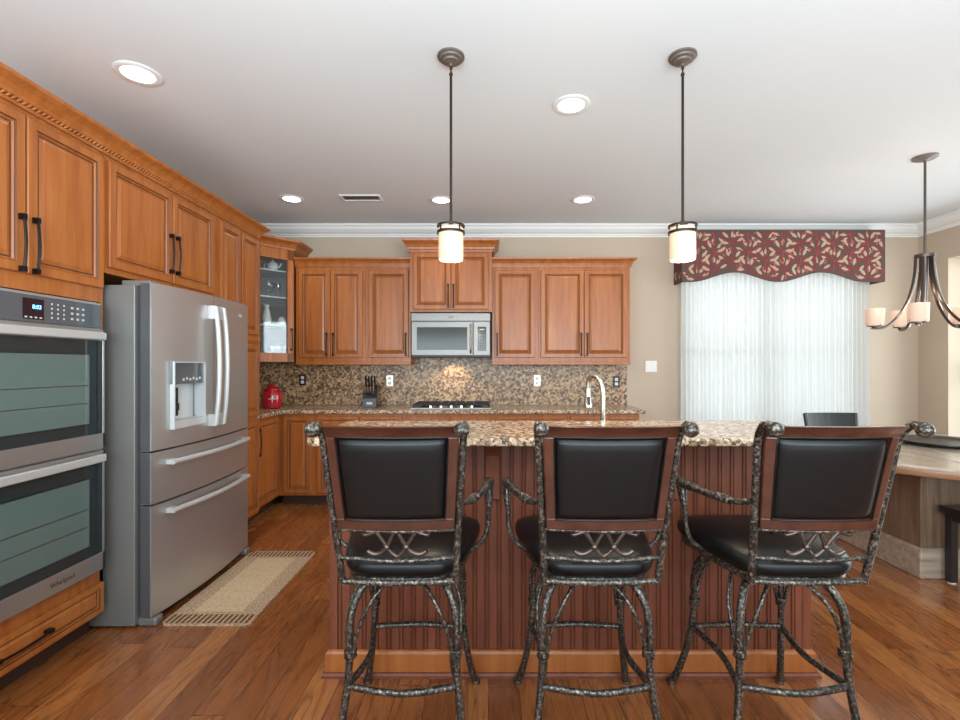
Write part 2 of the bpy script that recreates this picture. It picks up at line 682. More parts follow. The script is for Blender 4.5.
# ------------------------------------------------------------------ cabinet kit (built facing local -y)
DOOR_LOOPS = [(0.0, 0.020, 0), (0.0, 0.004, 0), (0.004, 0.0, 0), (0.040, 0.0, 0), (0.043, 0.006, 1), (0.048, 0.004, 0), (0.053, 0.010, 0),
              (0.057, 0.011, 1), (0.060, 0.0105, 1), (0.076, 0.0035, 0), (0.078, 0.003, 0)]


def door_mb(x0, x1, z0, z1, y=0.0, loops=DOOR_LOOPS, mb=None, s=1.0):
    """raised-panel front; y is the plane it sits on, it stands 20 mm proud of it"""
    b = mb or MB()
    i0 = len(b.v)
    sx = min(1.0, (x1 - x0) / 0.27) * s
    sz = min(1.0, (z1 - z0) / 0.24) * s
    for ins, dep, gl in loops:
        a, c = ins * sx, ins * min(sz, sx) if sz < 1 else ins * sx
        c = ins * min(sx, sz)
        a = c
        yy = y - 0.020 + dep
        b.v += [(x0 + a, yy, z0 + c), (x1 - a, yy, z0 + c), (x1 - a, yy, z1 - c), (x0 + a, yy, z1 - c)]
    for k in range(len(loops) - 1):
        for j in range(4):
            j2 = (j + 1) % 4
            b.f.append((i0 + 4 * k + j, i0 + 4 * k + j2, i0 + 4 * k + 4 + j2, i0 + 4 * k + 4 + j))
            b.m.append(loops[k + 1][2] if loops[k + 1][2] or loops[k][2] == 0 else (1 if loops[k][2] and loops[k + 1][2] else 0))
    e = i0 + 4 * (len(loops) - 1)
    b.f.append((e, e + 1, e + 2, e + 3))
    b.m.append(0)
    b.f.append((i0, i0 + 3, i0 + 2, i0 + 1))
    b.m.append(0)
    return b


def pull_v(x, z0, z1, y):
    b = MB()
    y0 = y - 0.020
    b.tube([(x, y0 - 0.018, z0 + 0.012), (x, y0 - 0.026, (z0 + z1) / 2), (x, y0 - 0.018, z1 - 0.012)], 0.0055, 8)
    for z in (z0 + 0.012, z1 - 0.012):
        b.box(x - 0.008, x + 0.008, y0 - 0.024, y0 + 0.001, z - 0.012, z + 0.012)
    return b


def pull_h(z, x0, x1, y):
    b = MB()
    y0 = y - 0.020
    b.tube([(x0 + 0.012, y0 - 0.022, z), ((x0 + x1) / 2, y0 - 0.032, z), (x1 - 0.012, y0 - 0.022, z)], 0.0055, 8)
    for x in (x0 + 0.012, x1 - 0.012):
        b.box(x - 0.012, x + 0.012, y0 - 0.028, y0 + 0.001, z - 0.008, z + 0.008)
    return b


CM = None


def add_door(root, x0, x1, z0, z1, pull=None, y=0.0, name='door'):
    d = door_mb(x0, x1, z0, z1, y).build(name, [M['cab'], M['glaze']], root)
    if pull:
        if pull[0] == 'v':
            pull_v(pull[1], pull[2], pull[3], y).build('handle', M['pull'], d, smooth=40)
        else:
            pull_h(pull[1], pull[2], pull[3], y).build('handle', M['pull'], d, smooth=40)
    return d


# -- oven tower, refrigerator bay and pantry along the left wall: local x runs along world +y, front faces world +x
FX = -1.95
DEP = FX - XL - 0.002
oc = thing('oven_cabinet', 'tall honey-brown wood cabinet built around the double wall oven', 'cabinet', (FX, 2.01, 0), PI / 2)
b = MB()
hw = 0.42
b.box(-hw, hw, 0.0, DEP, 1.665, 2.42)                        # upper box
b.box(-hw, -hw + 0.02, 0.0, DEP, 0.1, 1.665).box(hw - 0.02, hw, 0.0, DEP, 0.1, 1.665)
b.box(-hw, hw, 0.0, DEP, 0.1, 0.34)
b.box(-hw, hw, DEP - 0.02, DEP, 0.34, 1.665)
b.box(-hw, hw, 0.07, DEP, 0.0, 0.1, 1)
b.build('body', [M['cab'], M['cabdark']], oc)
add_door(oc, -0.405, -0.004, 1.735, 2.395, ('v', -0.030, 1.735, 1.975))
add_door(oc, 0.004, 0.405, 1.735, 2.395, ('v', 0.030, 1.735, 1.975))
add_door(oc, -0.405, 0.405, 0.115, 0.262, ('h', 0.188, -0.15, 0.10), name='drawer')

ov = thing('double_wall_oven', 'stainless double wall oven set in the tall cabinet', 'oven', (FX, 2.005, 0.345), PI / 2)
b = MB()
b.box(-0.385, 0.385, 0.0, 0.5, 0.0, 1.315)
b.box(-0.388, 0.388, -0.018, 0.0, -0.012, 1.31)
b.build('body', M['steel'], ov)
cp = MB().box(-0.375, 0.375, -0.034, -0.018, 1.185, 1.30).build('control_panel', M['panelglass'], ov, bevel=0.003)
MB().box(-0.03, 0.065, -0.0355, -0.034, 1.198, 1.285).build('display', M['display'], cp)
text('8:03', 0.024, cp, 'clock_digits', M['digit'], (0.032, -0.0362, 1.25))
k = MB()
for i in range(4):
    for j in range(3):
        k.box(0.10 + j * 0.03, 0.107 + j * 0.03, -0.0352, -0.034, 1.208 + i * 0.02, 1.216 + i * 0.02)
for i in range(3):
    for j in range(3):
        k.box(0.20 + j * 0.03, 0.212 + j * 0.03, -0.0352, -0.034, 1.212 + i * 0.025, 1.221 + i * 0.025)
for j in range(4):
    k.box(-0.022 + j * 0.022, -0.011 + j * 0.022, -0.0362, -0.0354, 1.203, 1.209)
k.build('key_print', M['keymark'], cp)


def oven_door(z0, z1, frame_bottom):
    d = MB()
    x = 0.375
    d.box(-x, x, -0.05, -0.018, z0, z0 + frame_bottom)
    d.box(-x, -x + 0.012, -0.05, -0.018, z0, z1).box(x - 0.012, x, -0.05, -0.018, z0, z1)
    d.box(-x, x, -0.05, -0.018, z1 - 0.055, z1)
    d.box(-x + 0.01, x - 0.01, -0.046, -0.02, z0 + 0.01, z1 - 0.01)
    do = d.build('door', M['steelh'], ov, bevel=0.002)
    g = MB().box(-x + 0.013, x - 0.013, -0.0485, -0.046, z0 + frame_bottom, z1 - 0.055)
    g.build('door_glass', M['glassdark'], do)
    wd = MB()
    a0, a1, c0, c1 = -0.29, 0.29, z0 + frame_bottom + 0.05, z1 - 0.12
    for q in ((a0, a0 + 0.005, c0, c1), (a1 - 0.005, a1, c0, c1), (a0, a1, c0, c0 + 0.005), (a0, a1, c1 - 0.005, c1)):
        wd.box(q[0], q[1], -0.0489, -0.0484, q[2], q[3])
    wd.build('window_edge', M['black'], do)
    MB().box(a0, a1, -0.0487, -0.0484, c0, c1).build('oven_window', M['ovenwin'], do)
    rk = MB()
    for zz in (0.3, 0.55):
        zr = c0 + (c1 - c0) * zz
        rk.box(a0 + 0.01, a1 - 0.01, -0.04885, -0.0486, zr, zr + 0.004)
    rk.build('rack_line', M['pewter'], do)
    h = MB().box(-0.362, 0.352, -0.080, -0.064, z1 - 0.052, z1 - 0.014)
    for sx in (-0.34, 0.34):
        h.box(sx - 0.014, sx + 0.014, -0.066, -0.048, z1 - 0.048, z1 - 0.022)
    h.build('handle', M['satin'], do, bevel=0.006)
    return do


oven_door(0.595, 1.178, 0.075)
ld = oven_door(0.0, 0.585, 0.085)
text('Whirlpool', 0.03, ld, 'logo', M['pewter'], (0.14, -0.0506, 0.04))

fc = thing('wall_cabinet', 'honey-brown wood double-door cabinet above the refrigerator', 'cabinet', (FX, 2.945, 1.82), PI / 2)
MB().box(-0.51, 0.51, 0.0, DEP, 0.0, 0.6).build('body', M['cab'], fc)
add_door(fc, -0.495, -0.004, 0.03, 0.575, ('v', -0.03, 0.085, 0.325))
add_door(fc, 0.004, 0.44, 0.03, 0.575, ('v', 0.03, 0.085, 0.325))

pa = thing('pantry_cabinet', 'tall narrow honey-brown wood pantry between refrigerator and corner counter', 'cabinet', (FX, 3.765, 0), PI / 2)
b = MB()
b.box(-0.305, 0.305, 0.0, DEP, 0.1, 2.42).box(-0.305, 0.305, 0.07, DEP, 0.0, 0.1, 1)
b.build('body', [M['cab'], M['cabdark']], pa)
for (a0, a1) in ((-0.29, -0.012), (0.012, 0.292)):
    add_door(pa, a0, a1, 1.60, 2.395)
    add_door(pa, a0, a1, 0.93, 1.52)
    add_door(pa, a0, a1, 0.12, 0.885)
MB().sweep([(-0.305, 0), (0.305, 0)], [(-0.0, 1.53), (0.012, 1.53), (0.02, 1.55), (0.02, 1.57), (0.012, 1.59), (0, 1.59)]).build('mid_molding', M['cab'], pa)

# crown with rope bead, continuous over the three tall units
CROWN = lambda z, h, o: [(-0.02, z), (0.012, z), (0.014, z + 0.14 * h), (0.03 * o, z + 0.2 * h), (0.036 * o, z + 0.36 * h), (0.055 * o, z + 0.6 * h),
                         (0.085 * o, z + 0.78 * h), (0.095 * o, z + 0.84 * h), (0.1 * o, z + h), (-0.02, z + h)]
cr = thing('cabinet_crown', 'long brown wood crown with rope bead above oven, refrigerator and pantry', 'crown molding', (FX, 0.9, 2.42))
b = MB()
b.sweep([(0, 0.69), (0, 3.17), (-0.35, 3.17)], [(o, z) for o, z in CROWN(0.012, 0.085, 0.75)])
b.sweep([(0, 0.69), (0, 3.17), (-0.35, 3.17)], [(-0.02, -0.0), (0.012, -0.0), (0.014, 0.014), (-0.02, 0.014)])
b.sweep([(0.001, 0.69), (0.001, 3.171)], [(-0.004, 0.012), (0.0125, 0.012), (0.0125, 0.033), (-0.004, 0.033)], 1)
b.build('molding', [M['cab'], M['glaze']], cr)
rp = MB()
for i in range(112):
    yy = 0.70 + i * 0.0222
    rp.tube([(0.014, yy - 0.009, 0.012), (0.021, yy, 0.022), (0.016, yy + 0.009, 0.033)], [0.003, 0.0065, 0.003], 6, smooth=1)
rp.build('rope_bead', [M['cab']], cr, smooth=60)

# ------------------------------------------------------------------ refrigerator
RF = -1.732
fr = thing('refrigerator', 'stainless french-door refrigerator with water dispenser and two drawers', 'refrigerator', (RF, 2.965, 0), PI / 2)
FW = 0.495
b = MB()
b.box(-FW - 0.015, FW - 0.006, 0.075, 0.80, 0.012, 1.76)
b.build('body', M['greyside'], fr, bevel=0.004)
MB().box(-FW + 0.01, FW - 0.01, 0.05, 0.08, 0.05, 1.75).build('gasket', M['darkgasket'], fr)


def bulge(x0, x1, z0, z1, tall, mats, name, nx=14, hole=None):
    """door slab with a front that swells gently outward between the two sides of the refrigerator"""
    d = MB()
    by = lambda x: -0.038 * (1 - (x / FW) ** 2)
    xs = [x0 + (x1 - x0) * i / nx for i in range(nx + 1)]
    front = [(x, by(x)) for x in xs]
    e = 0.006
    front[0] = (x0, front[0][1] + e)
    front.insert(1, (x0 + e, by(x0 + e)))
    front[-1] = (x1, front[-1][1] + e)
    front.insert(-1, (x1 - e, by(x1 - e)))
    outline = front + [(x1, 0.055), (x0, 0.055)]
    d.prism(outline, z0, z1)
    return d


def door_front_y(x):
    return -0.038 * (1 - (x / FW) ** 2)


# left door, with the dispenser niche cut by building it of pieces
dl0, dl1 = -FW, 0.0
nx0, nx1, nz0, nz1 = -0.375, -0.085, 1.0, 1.37
d = MB()


def slab(d, x0, x1, z0, z1):
    n = max(2, int((x1 - x0) / 0.04))
    fr_ = [(x0 + (x1 - x0) * i / n, door_front_y(x0 + (x1 - x0) * i / n)) for i in range(n + 1)]
    d.prism(fr_ + [(x1, 0.055), (x0, 0.055)], z0, z1)


slab(d, dl0, nx0, 0.905, 1.775)
slab(d, nx1, dl1 - 0.002, 0.905, 1.775)
slab(d, nx0, nx1, nz1, 1.775)
slab(d, nx0, nx1, 0.905, nz0)
d.box(nx0, nx1, 0.045, 0.055, nz0, nz1)
do = d.build('door', M['steel'], fr, smooth=30)
nf = MB()
dy = door_front_y(-0.22) - 0.004
for (a0, a1, c0, c1) in ((nx0 + 0.0005, nx0 + 0.008, nz0 + 0.0005, nz1 - 0.0005), (nx1 - 0.008, nx1 - 0.0005, nz0 + 0.0005, nz1 - 0.0005), (nx0 + 0.008, nx1 - 0.008, nz1 - 0.008, nz1 - 0.0005)):
    nf.box(a0, a1, dy - 0.006, 0.02, c0, c1)
nf.box(nx0 + 0.008, nx1 - 0.008, dy - 0.004, 0.044, nz0 + 0.002, nz0 + 0.045)
ni = MB().box(nx0, nx1, dy + 0.004, 0.03, 1.245, nz1)
dp = nf.build('dispenser', M['silver'], fr)
ni.build('dispenser_panel', M['panelglass'], dp)
MB().box(nx0 + 0.004, nx1 - 0.004, 0.036, 0.045, nz0 + 0.04, 1.245).build('dispenser_back', M['silver'], dp)
MB().box(nx0 + 0.03, nx0 + 0.075, -0.012, 0.036, 1.07, 1.225).box(nx0 + 0.035, nx0 + 0.07, -0.022, -0.012, 1.10, 1.14).build('dispenser_paddle', M['black'], dp)
k = MB()
for i in range(6):
    k.box(nx0 + 0.085 + i * 0.03, nx0 + 0.10 + i * 0.03, dy + 0.0025, dy + 0.005, 1.262 + 0.006 * (i % 2), 1.276 + 0.006 * (i % 2))
k.build('key_print', M['keymark'], dp)
d2 = MB()
slab(d2, 0.004, FW, 0.905, 1.775)
dr = d2.build('door', M['steel'], fr, smooth=30)
lg = MB().lathe([(0.0, 0), (0.022, 0), (0.022, 0.002), (0, 0.002)], (0, 0, 0), 24, axis='y')
lg.v = [(x * 1.0 + 0.35, y + door_front_y(0.35) - 0.003, z * 0.5 + 1.69) for x, y, z in lg.v]
lgo = lg.build('logo_badge', M['silver'], dr, smooth=40)


def door_side(parent, z0, z1):
    MB().box(-FW - 0.002, -FW + 0.001, door_front_y(-FW) + 0.008, 0.055, z0 + 0.002, z1 - 0.002).build('door_side', M['doorside'], parent)


M['doorside'] = mat('dark_grey_door_edge', lin(84, 84, 86), 0.4, 0.2)
door_side(do, 0.905, 1.775)


def fridge_handle(x, parent):
    h = MB()
    y = door_front_y(x)
    h.tube([(x, y - 0.036, 1.705), (x, y - 0.052, 1.56), (x, y - 0.06, 1.345), (x, y - 0.052, 1.13), (x, y - 0.036, 0.985)], 0.0145, 10)
    h.box(x - 0.013, x + 0.013, y - 0.042, y + 0.004, 1.63, 1.71).box(x - 0.013, x + 0.013, y - 0.042, y + 0.004, 0.98, 1.05)
    return h.build('handle', M['satin'], parent, smooth=40)


fridge_handle(-0.042, do)
fridge_handle(0.045, dr)


def fridge_drawer(z0, z1, hz, hx0, hx1):
    q = MB()
    slab(q, -FW, FW, z0, z1)
    o = q.build('drawer', M['steel'], fr, smooth=30)
    door_side(o, z0, z1)
    h = MB()
    ym = door_front_y(0)
    h.tube([(hx0, door_front_y(hx0) - 0.036, hz), ((hx0 + hx1) / 2, ym - 0.046, hz), (hx1, door_front_y(hx1) - 0.036, hz)], 0.0145, 10, smooth=6)
    for x in (hx0 + 0.02, hx1 - 0.02):
        h.box(x - 0.02, x + 0.02, door_front_y(x) - 0.038, door_front_y(x) + 0.006, hz - 0.013, hz + 0.013)
    h.build('handle', M['satin'], o, smooth=40)


fridge_drawer(0.63, 0.895, 0.832, -0.40, 0.41)
fridge_drawer(0.05, 0.62, 0.572, -0.40, 0.41)
MB().box(-FW + 0.02, FW - 0.02, 0.05, 0.09, 0.015, 0.05).build('kick_grille', M['darkgasket'], fr)
for sx in (-1, 1):
    MB().box(sx * 0.46 - 0.03, sx * 0.46 + 0.03, -0.02, 0.08, 0.0, 0.045).build('foot', M['greyside'], fr, bevel=0.012)
    MB().box(sx * 0.43 - 0.045, sx * 0.43 + 0.045, 0.02, 0.17, 1.76, 1.79).build('hinge_cover', M['greyside'], fr, bevel=0.006)

# ------------------------------------------------------------------ back wall cabinets
UY = 4.87
UD = YB - UY - 0.002


def upper(label, x0, x1, doors, z0=1.38, z1=2.36, y=UY, dz=(0.045, 0.93), group=None):
    xm = (x0 + x1) / 2
    r = thing('wall_cabinet', label, 'cabinet', (xm, y, z0), 0, group)
    MB().box(x0 - xm, x1 - xm, 0, YB - y - 0.002, 0, z1 - z0).build('body', M['cab'], r)
    for (a0, a1, px) in doors:
        add_door(r, a0 - xm, a1 - xm, dz[0], dz[1], ('v', px - xm, dz[0] + 0.015, dz[0] + 0.25) if px is not None else None)
    return r


upper('two-door brown wood wall cabinet right beside the glass corner cabinet', -1.945, -1.242, [(-1.915, -1.598, -1.628), (-1.592, -1.27, -1.562)])
upper('one-door brown wood wall cabinet just left of the microwave', -1.24, -0.782, [(-1.205, -0.805, -0.83)])
mc = upper('raised brown wood cabinet with two short doors above the microwave', -0.78, 0.04, [(-0.745, -0.374, -0.396), (-0.366, 0.005, -0.344)], 1.88, 2.5, 4.80, (0.025, 0.585))
upper('one-door brown wood wall cabinet just right of the microwave', 0.042, 0.508, [(0.07, 0.475, 0.092)])
upper('two-door brown wood wall cabinet nearest the beige wall and light switch', 0.51, 1.44, [(0.535, 0.968, 0.942), (0.975, 1.405, 1.002)])


def crown_thing(label, path, z, h, o, loc):
    r = MB().sweep(path, CROWN(0, h, o))
    ob = r.build('cabinet_crown', M['cab'], None, loc=(loc[0], loc[1], z))
    return tag(ob, label, 'crown molding')


crown_thing('low brown wood crown over the cabinets left of the microwave', [(-1.17, 0), (-0.0, 0)], 2.345, 0.085, 0.55, (-0.782, UY, 0))
crown_thing('low brown wood crown over the cabinets right of the microwave', [(0, 0), (1.40, 0), (1.40, 0.32)], 2.345, 0.085, 0.6, (0.042, UY, 0))
crown_thing('short raised brown wood crown over the microwave cabinet', [(-0.41, 0.38), (-0.41, 0), (0.41, 0), (0.41, 0.38)], 2.48, 0.12, 0.75, (-0.37, 4.80, 0))
for lab, x0, x1 in (('brown wood light rail under the cabinets left of the microwave', -1.945, -0.782), ('brown wood light rail under the cabinets right of the microwave', 0.042, 1.44)):
    tag(MB().box(0, x1 - x0, -0.012, 0.01, 0, 0.03).build('light_rail', M['cab'], None, bevel=0.004, loc=(x0, UY - 0.001, 1.352)), lab, 'trim')

# diagonal corner cabinet with a glass door
CZ0, CZ1 = 1.38, 2.5
cx, cy = (-2.25 - 1.98) / 2, (4.58 + 4.87) / 2
ang = math.atan2(4.87 - 4.58, -1.98 + 2.25)
cc = thing('corner_cabinet', 'diagonal brown wood corner cabinet with a glass door and shelves', 'cabinet', (cx, cy, CZ0), 0)
b = MB()
x0, y0 = XL + 0.003 - cx, YB - 0.003 - cy
pA, pB = (-2.25 - cx, 4.58 - cy), (-1.98 - cx, 4.87 - cy)
plan = [pA, pB, (pB[0], y0), (x0, y0), (x0, pA[1])]
H = CZ1 - CZ0
b.prism(plan, 0, 0.03).prism(plan, H - 0.04, H)
b.box(x0, x0 + 0.012, pA[1], y0, 0.03, H - 0.04, 1).box(x0, pB[0], y0 - 0.012, y0, 0.03, H - 0.04, 1)
b.box(x0, pA[0], pA[1], pA[1] + 0.015, 0.03, H - 0.04)
b.box(pB[0] - 0.015, pB[0], pB[1], y0, 0.03, H - 0.04)
b.build('body', [M['cab'], M['cabinside']], cc)
for z in (0.36, 0.64, 0.905):
    ins = 0.03
    pl = [(pA[0] + 0.0, pA[1] + ins + 0.02), (pB[0] - ins - 0.02, pB[1] - 0.0), (pB[0] - 0.02, y0 - 0.015), (x0 + 0.015, y0 - 0.015), (x0 + 0.015, pA[1] + ins)]
    MB().prism(pl, z, z + 0.012).build('shelf', M['shelf'], cc)
L = math.hypot(pB[0] - pA[0], pB[1] - pA[1])
dh = L / 2
fd = MB()
st = 0.068
for (a0, a1, c0, c1) in ((-dh, -dh + st, 0.0, H), (dh - st, dh, 0.0, H), (-dh, dh, 0.0, 0.09), (-dh, dh, H - 0.1, H)):
    fd.box(a0, a1, -0.022, -0.001, c0, c1)
fd.box(-dh + st - 0.006, -dh + st, -0.024, -0.02, 0.09, H - 0.1, 1).box(dh - st, dh - st + 0.006, -0.024, -0.02, 0.09, H - 0.1, 1)
dg = fd.build('door', [M['cab'], M['glaze']], cc, bevel=0.003, rotz=ang)
MB().box(-dh + st, dh - st, -0.013, -0.009, 0.09, H - 0.1).build('door_glass', M['cabglass'], dg)
pull_v(dh - 0.026, 0.11, 0.34, -0.001).build('handle', M['pull'], dg, smooth=40)
MB().sweep([(x0, pA[1]), pA, pB, (pB[0], y0)], CROWN(H - 0.02, 0.12, 0.85)).build('crown', M['cab'], cc)

# things behind the glass
def at_shelf(dx, dy, z):
    return (cx + dx, cy + dy, CZ0 + z)


tp = thing('teapot', 'small white teapot on the top shelf of the glass corner cabinet', 'teapot', at_shelf(-0.06, 0.12, 0.917))
MB().lathe([(0.02, 0), (0.045, 0.012), (0.056, 0.04), (0.05, 0.07), (0.03, 0.088), (0.0, 0.09)], n=20).build('body', M['offwhite'], tp, smooth=50)
MB().lathe([(0.03, 0.088), (0.018, 0.1), (0.008, 0.104), (0.01, 0.112), (0, 0.12)], n=16).build('lid', M['offwhite'], tp, smooth=50)
MB().tube([(0.045, 0, 0.03), (0.075, 0, 0.05), (0.088, 0, 0.08)], [0.013, 0.009, 0.007], 8).build('spout', M['offwhite'], tp, smooth=50)
MB().tube([(-0.045, 0, 0.07), (-0.08, 0, 0.07), (-0.08, 0, 0.03), (-0.05, 0, 0.022)], 0.006, 8).build('handle', M['offwhite'], tp, smooth=50)
cn = MB().lathe([(0.03, 0), (0.034, 0.01), (0.034, 0.06), (0.026, 0.066), (0.028, 0.075), (0.01, 0.085), (0, 0.086)], n=18).build('jar', M['offwhite'], None, smooth=50, loc=at_shelf(0.03, 0.13, 0.372))
tag(cn, 'small lidded white jar on the lowest glass-cabinet shelf', 'jar')
gp = MB().lathe([(0.035, 0), (0.036, 0.004), (0.034, 0.006), (0.042, 0.13), (0.038, 0.13), (0.03, 0.008), (0, 0.008)], n=18)
g0 = None
for (dx, dy, z) in ((-0.05, 0.08, 0.03), (0.05, 0.16, 0.03), (-0.04, 0.2, 0.03), (0.05, 0.29, 0.03)):
    if g0 is None:
        g0 = gp.build('drinking_glass', M['drinkglass'], None, smooth=50)
        o = g0
    else:
        o = g0.copy()
        COL.objects.link(o)
    o.location = at_shelf(dx, dy, z)
    tag(o, 'clear drinking glass on the floor of the glass corner cabinet', 'glass', 'drinking glasses in the corner cabinet')
wg = MB().lathe([(0.03, 0), (0.03, 0.003), (0.005, 0.008), (0.004, 0.07), (0.03, 0.10), (0.036, 0.13), (0.03, 0.165), (0.028, 0.165), (0.032, 0.13), (0.02, 0.1), (0, 0.09)], n=18)
g1 = None
for (dx, dy) in ((-0.1, 0.12), (-0.04, 0.2), (-0.12, 0.22)):
    if g1 is None:
        g1 = wg.build('wine_glass', M['drinkglass'], None, smooth=50)
        o = g1
    else:
        o = g1.copy()
        COL.objects.link(o)
    o.location = at_shelf(dx, dy, 0.652)
    tag(o, 'stemmed wine glass on the middle shelf of the corner cabinet', 'glass', 'wine glasses in the corner cabinet')
vs = MB().lathe([(0.03, 0), (0.045, 0.05), (0.03, 0.13), (0.018, 0.17), (0.028, 0.2), (0.024, 0.2), (0.014, 0.17), (0, 0.16)], n=20).build('vase', M['offwhite'], None, smooth=50, loc=at_shelf(-0.1, 0.08, 0.372))
tag(vs, 'slim white vase on the lowest glass-cabinet shelf', 'vase')

# microwave
M['mwsteel'] = steel('microwave_steel', lin(124, 121, 118), 0)
mw = thing('microwave', 'stainless over-range microwave under the raised cabinet', 'microwave', (-0.37, 4.78, 1.44))
MB().box(-0.393, 0.393, 0.0, 0.398, 0.0, 0.43).build('body', M['mwsteel'], mw, bevel=0.003)
MB().box(-0.393, 0.393, -0.022, -0.0, 0.345, 0.425).build('top_vent', M['mwsteel'], mw, bevel=0.004)
dd = MB()
dd.box(-0.39, 0.222, -0.025, 0, 0.005, 0.34)
M['mwglass'] = mat('microwave_glass', lin(62, 66, 62), 0.12, 0.0, spec=0.25)
dd = dd.build('door', M['mwsteel'], mw, bevel=0.005)
MB().box(-0.335, 0.165, -0.028, -0.0245, 0.06, 0.285).build('door_glass', M['mwglass'], dd, bevel=0.001)
MB().tube([(0.20, -0.035, 0.03), (0.20, -0.055, 0.06), (0.20, -0.058, 0.17), (0.20, -0.055, 0.28), (0.20, -0.035, 0.31)], 0.010, 8).build('handle', M['chrome'], dd, smooth=40)
cpn = MB().box(0.226, 0.39, -0.025, 0, 0.005, 0.34).build('control_panel', M['mwsteel'], mw, bevel=0.004)
MB().box(0.268, 0.352, -0.027, -0.0245, 0.05, 0.29).build('keypad', M['mwglass'], cpn)
k = MB()
for i in range(7):
    for j in range(3):
        k.box(0.279 + j * 0.024, 0.287 + j * 0.024, -0.0276, -0.0268, 0.06 + i * 0.024, 0.065 + i * 0.024)
k.box(0.285, 0.335, -0.0276, -0.0268, 0.255, 0.268)
k.build('key_print', M['keymark'], cpn)
lgm = MB().lathe([(0.0, 0), (0.03, 0), (0.03, 0.002), (0, 0.002)], (0, 0, 0), 24, axis='y')
lgm.v = [(x + 0.0, y - 0.0245, z * 0.45 + 0.385) for x, y, z in lgm.v]
lgm.build('logo_badge', M['pewter'], mw, smooth=40)
MB().box(-0.39, 0.39, 0.0, 0.38, -0.012, 0.0).build('underside_grille', M['darkgasket'], mw)
spot('microwave_worklight', (-0.37, 5.0, 1.42), 5.5, (1.0, 0.82, 0.58), 2.0, (0.35, 0, 0), 0.04)

# ------------------------------------------------------------------ base cabinets, counters, backsplash
BY = 4.60
BX = -2.0
lb = thing('base_cabinet', 'single-door brown wood base cabinet beside the pantry', 'cabinet', (BX, 4.34, 0), PI / 2)
b = MB()
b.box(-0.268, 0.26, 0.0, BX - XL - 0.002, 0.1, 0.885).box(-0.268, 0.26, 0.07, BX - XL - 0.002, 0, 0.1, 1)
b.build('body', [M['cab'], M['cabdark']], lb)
add_door(lb, -0.235, 0.225, 0.125, 0.86, ('v', -0.2, 0.56, 0.80))
bases = [(-1.998, -1.66, 'narrow brown wood base cabinet in the corner of the back counter', [(-1.955, -1.69)], False),
         (-1.658, -0.79, 'two-door brown wood base cabinet left of the cooktop', [(-1.63, -1.23), (-1.22, -0.82)], True),
         (-0.788, 0.05, 'brown wood base cabinet under the cooktop', [(-0.76, -0.374), (-0.366, 0.02)], False),
         (0.052, 0.76, 'two-door brown wood base cabinet right of the cooktop', [(0.08, 0.40), (0.41, 0.735)], True),
         (0.762, 1.45, 'brown wood base cabinet at the open end of the back counter', [(0.79, 1.10), (1.11, 1.425)], True)]
for (x0, x1, lab, ds, dw) in bases:
    xm = (x0 + x1) / 2
    r = thing('base_cabinet', lab, 'cabinet', (xm, BY, 0))
    b = MB()
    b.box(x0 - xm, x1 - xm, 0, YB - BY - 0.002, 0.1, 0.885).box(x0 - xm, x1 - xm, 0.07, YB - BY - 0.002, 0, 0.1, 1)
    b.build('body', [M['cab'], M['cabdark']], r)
    for (a0, a1) in ds:
        add_door(r, a0 - xm, a1 - xm, 0.125, 0.86 if not dw else 0.66)
        if dw:
            add_door(r, a0 - xm, a1 - xm, 0.68, 0.86, name='drawer')

ct = MB()
e = 0.04
plan = [(-1.96, 4.078), (-1.96, 4.50), (-1.90, 4.56), (1.50, 4.56), (1.50, YB - 0.003), (XL + 0.003, YB - 0.003), (XL + 0.003, 4.078)]
ct.prism([(x + 2.0, y - 4.6) for x, y in plan], 0, 0.035)
tag(ct.build('countertop', M['granite'], None, bevel=0.006, loc=(-2.0, 4.6, 0.886)), 'L-shaped speckled granite counter along the back wall', 'countertop')
bo = [(0, 0), (4.06, 0), (4.06, 0.455), (2.602, 0.455), (2.602, 0.515), (1.78, 0.515), (1.78, 0.455), (0, 0.455)]
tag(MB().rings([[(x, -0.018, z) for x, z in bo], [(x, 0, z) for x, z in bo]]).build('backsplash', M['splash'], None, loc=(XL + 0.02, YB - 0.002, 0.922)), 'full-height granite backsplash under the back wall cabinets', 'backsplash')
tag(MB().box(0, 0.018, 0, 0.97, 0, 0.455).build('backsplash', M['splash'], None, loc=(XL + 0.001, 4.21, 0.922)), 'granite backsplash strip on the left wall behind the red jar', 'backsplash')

# cooktop
ck = thing('cooktop', 'stainless gas cooktop with five knobs in the back counter', 'cooktop', (-0.36, 4.88, 0.921))
MB().box(-0.39, 0.39, -0.25, 0.25, 0, 0.014).build('tray', M['steelh'], ck, bevel=0.004)
for i, gx in enumerate((-0.255, 0.0, 0.255)):
    g = MB()
    for yy in (-0.17, -0.03, 0.11, 0.21):
        g.box(gx - 0.12, gx + 0.12, yy - 0.006, yy + 0.006, 0.030, 0.046)
    for xx in (-0.115, -0.04, 0.04, 0.115):
        g.box(gx + xx - 0.006, gx + xx + 0.006, -0.17, 0.21, 0.026, 0.044)
    for xx in (-0.115, 0.115):
        for yy in (-0.165, 0.205):
            g.box(gx + xx - 0.007, gx + xx + 0.007, yy - 0.007, yy + 0.007, 0.014, 0.03)
    g.build('grate', M['iron2'], ck)
for i, (bx_, by_) in enumerate(((-0.255, -0.08), (-0.255, 0.13), (0.0, 0.03), (0.255, -0.08), (0.255, 0.13))):
    MB().lathe([(0.05, 0.014), (0.05, 0.02), (0.034, 0.022), (0.034, 0.03), (0, 0.031)], (bx_, by_, 0), 20).build('burner', M['iron2'], ck, smooth=40)
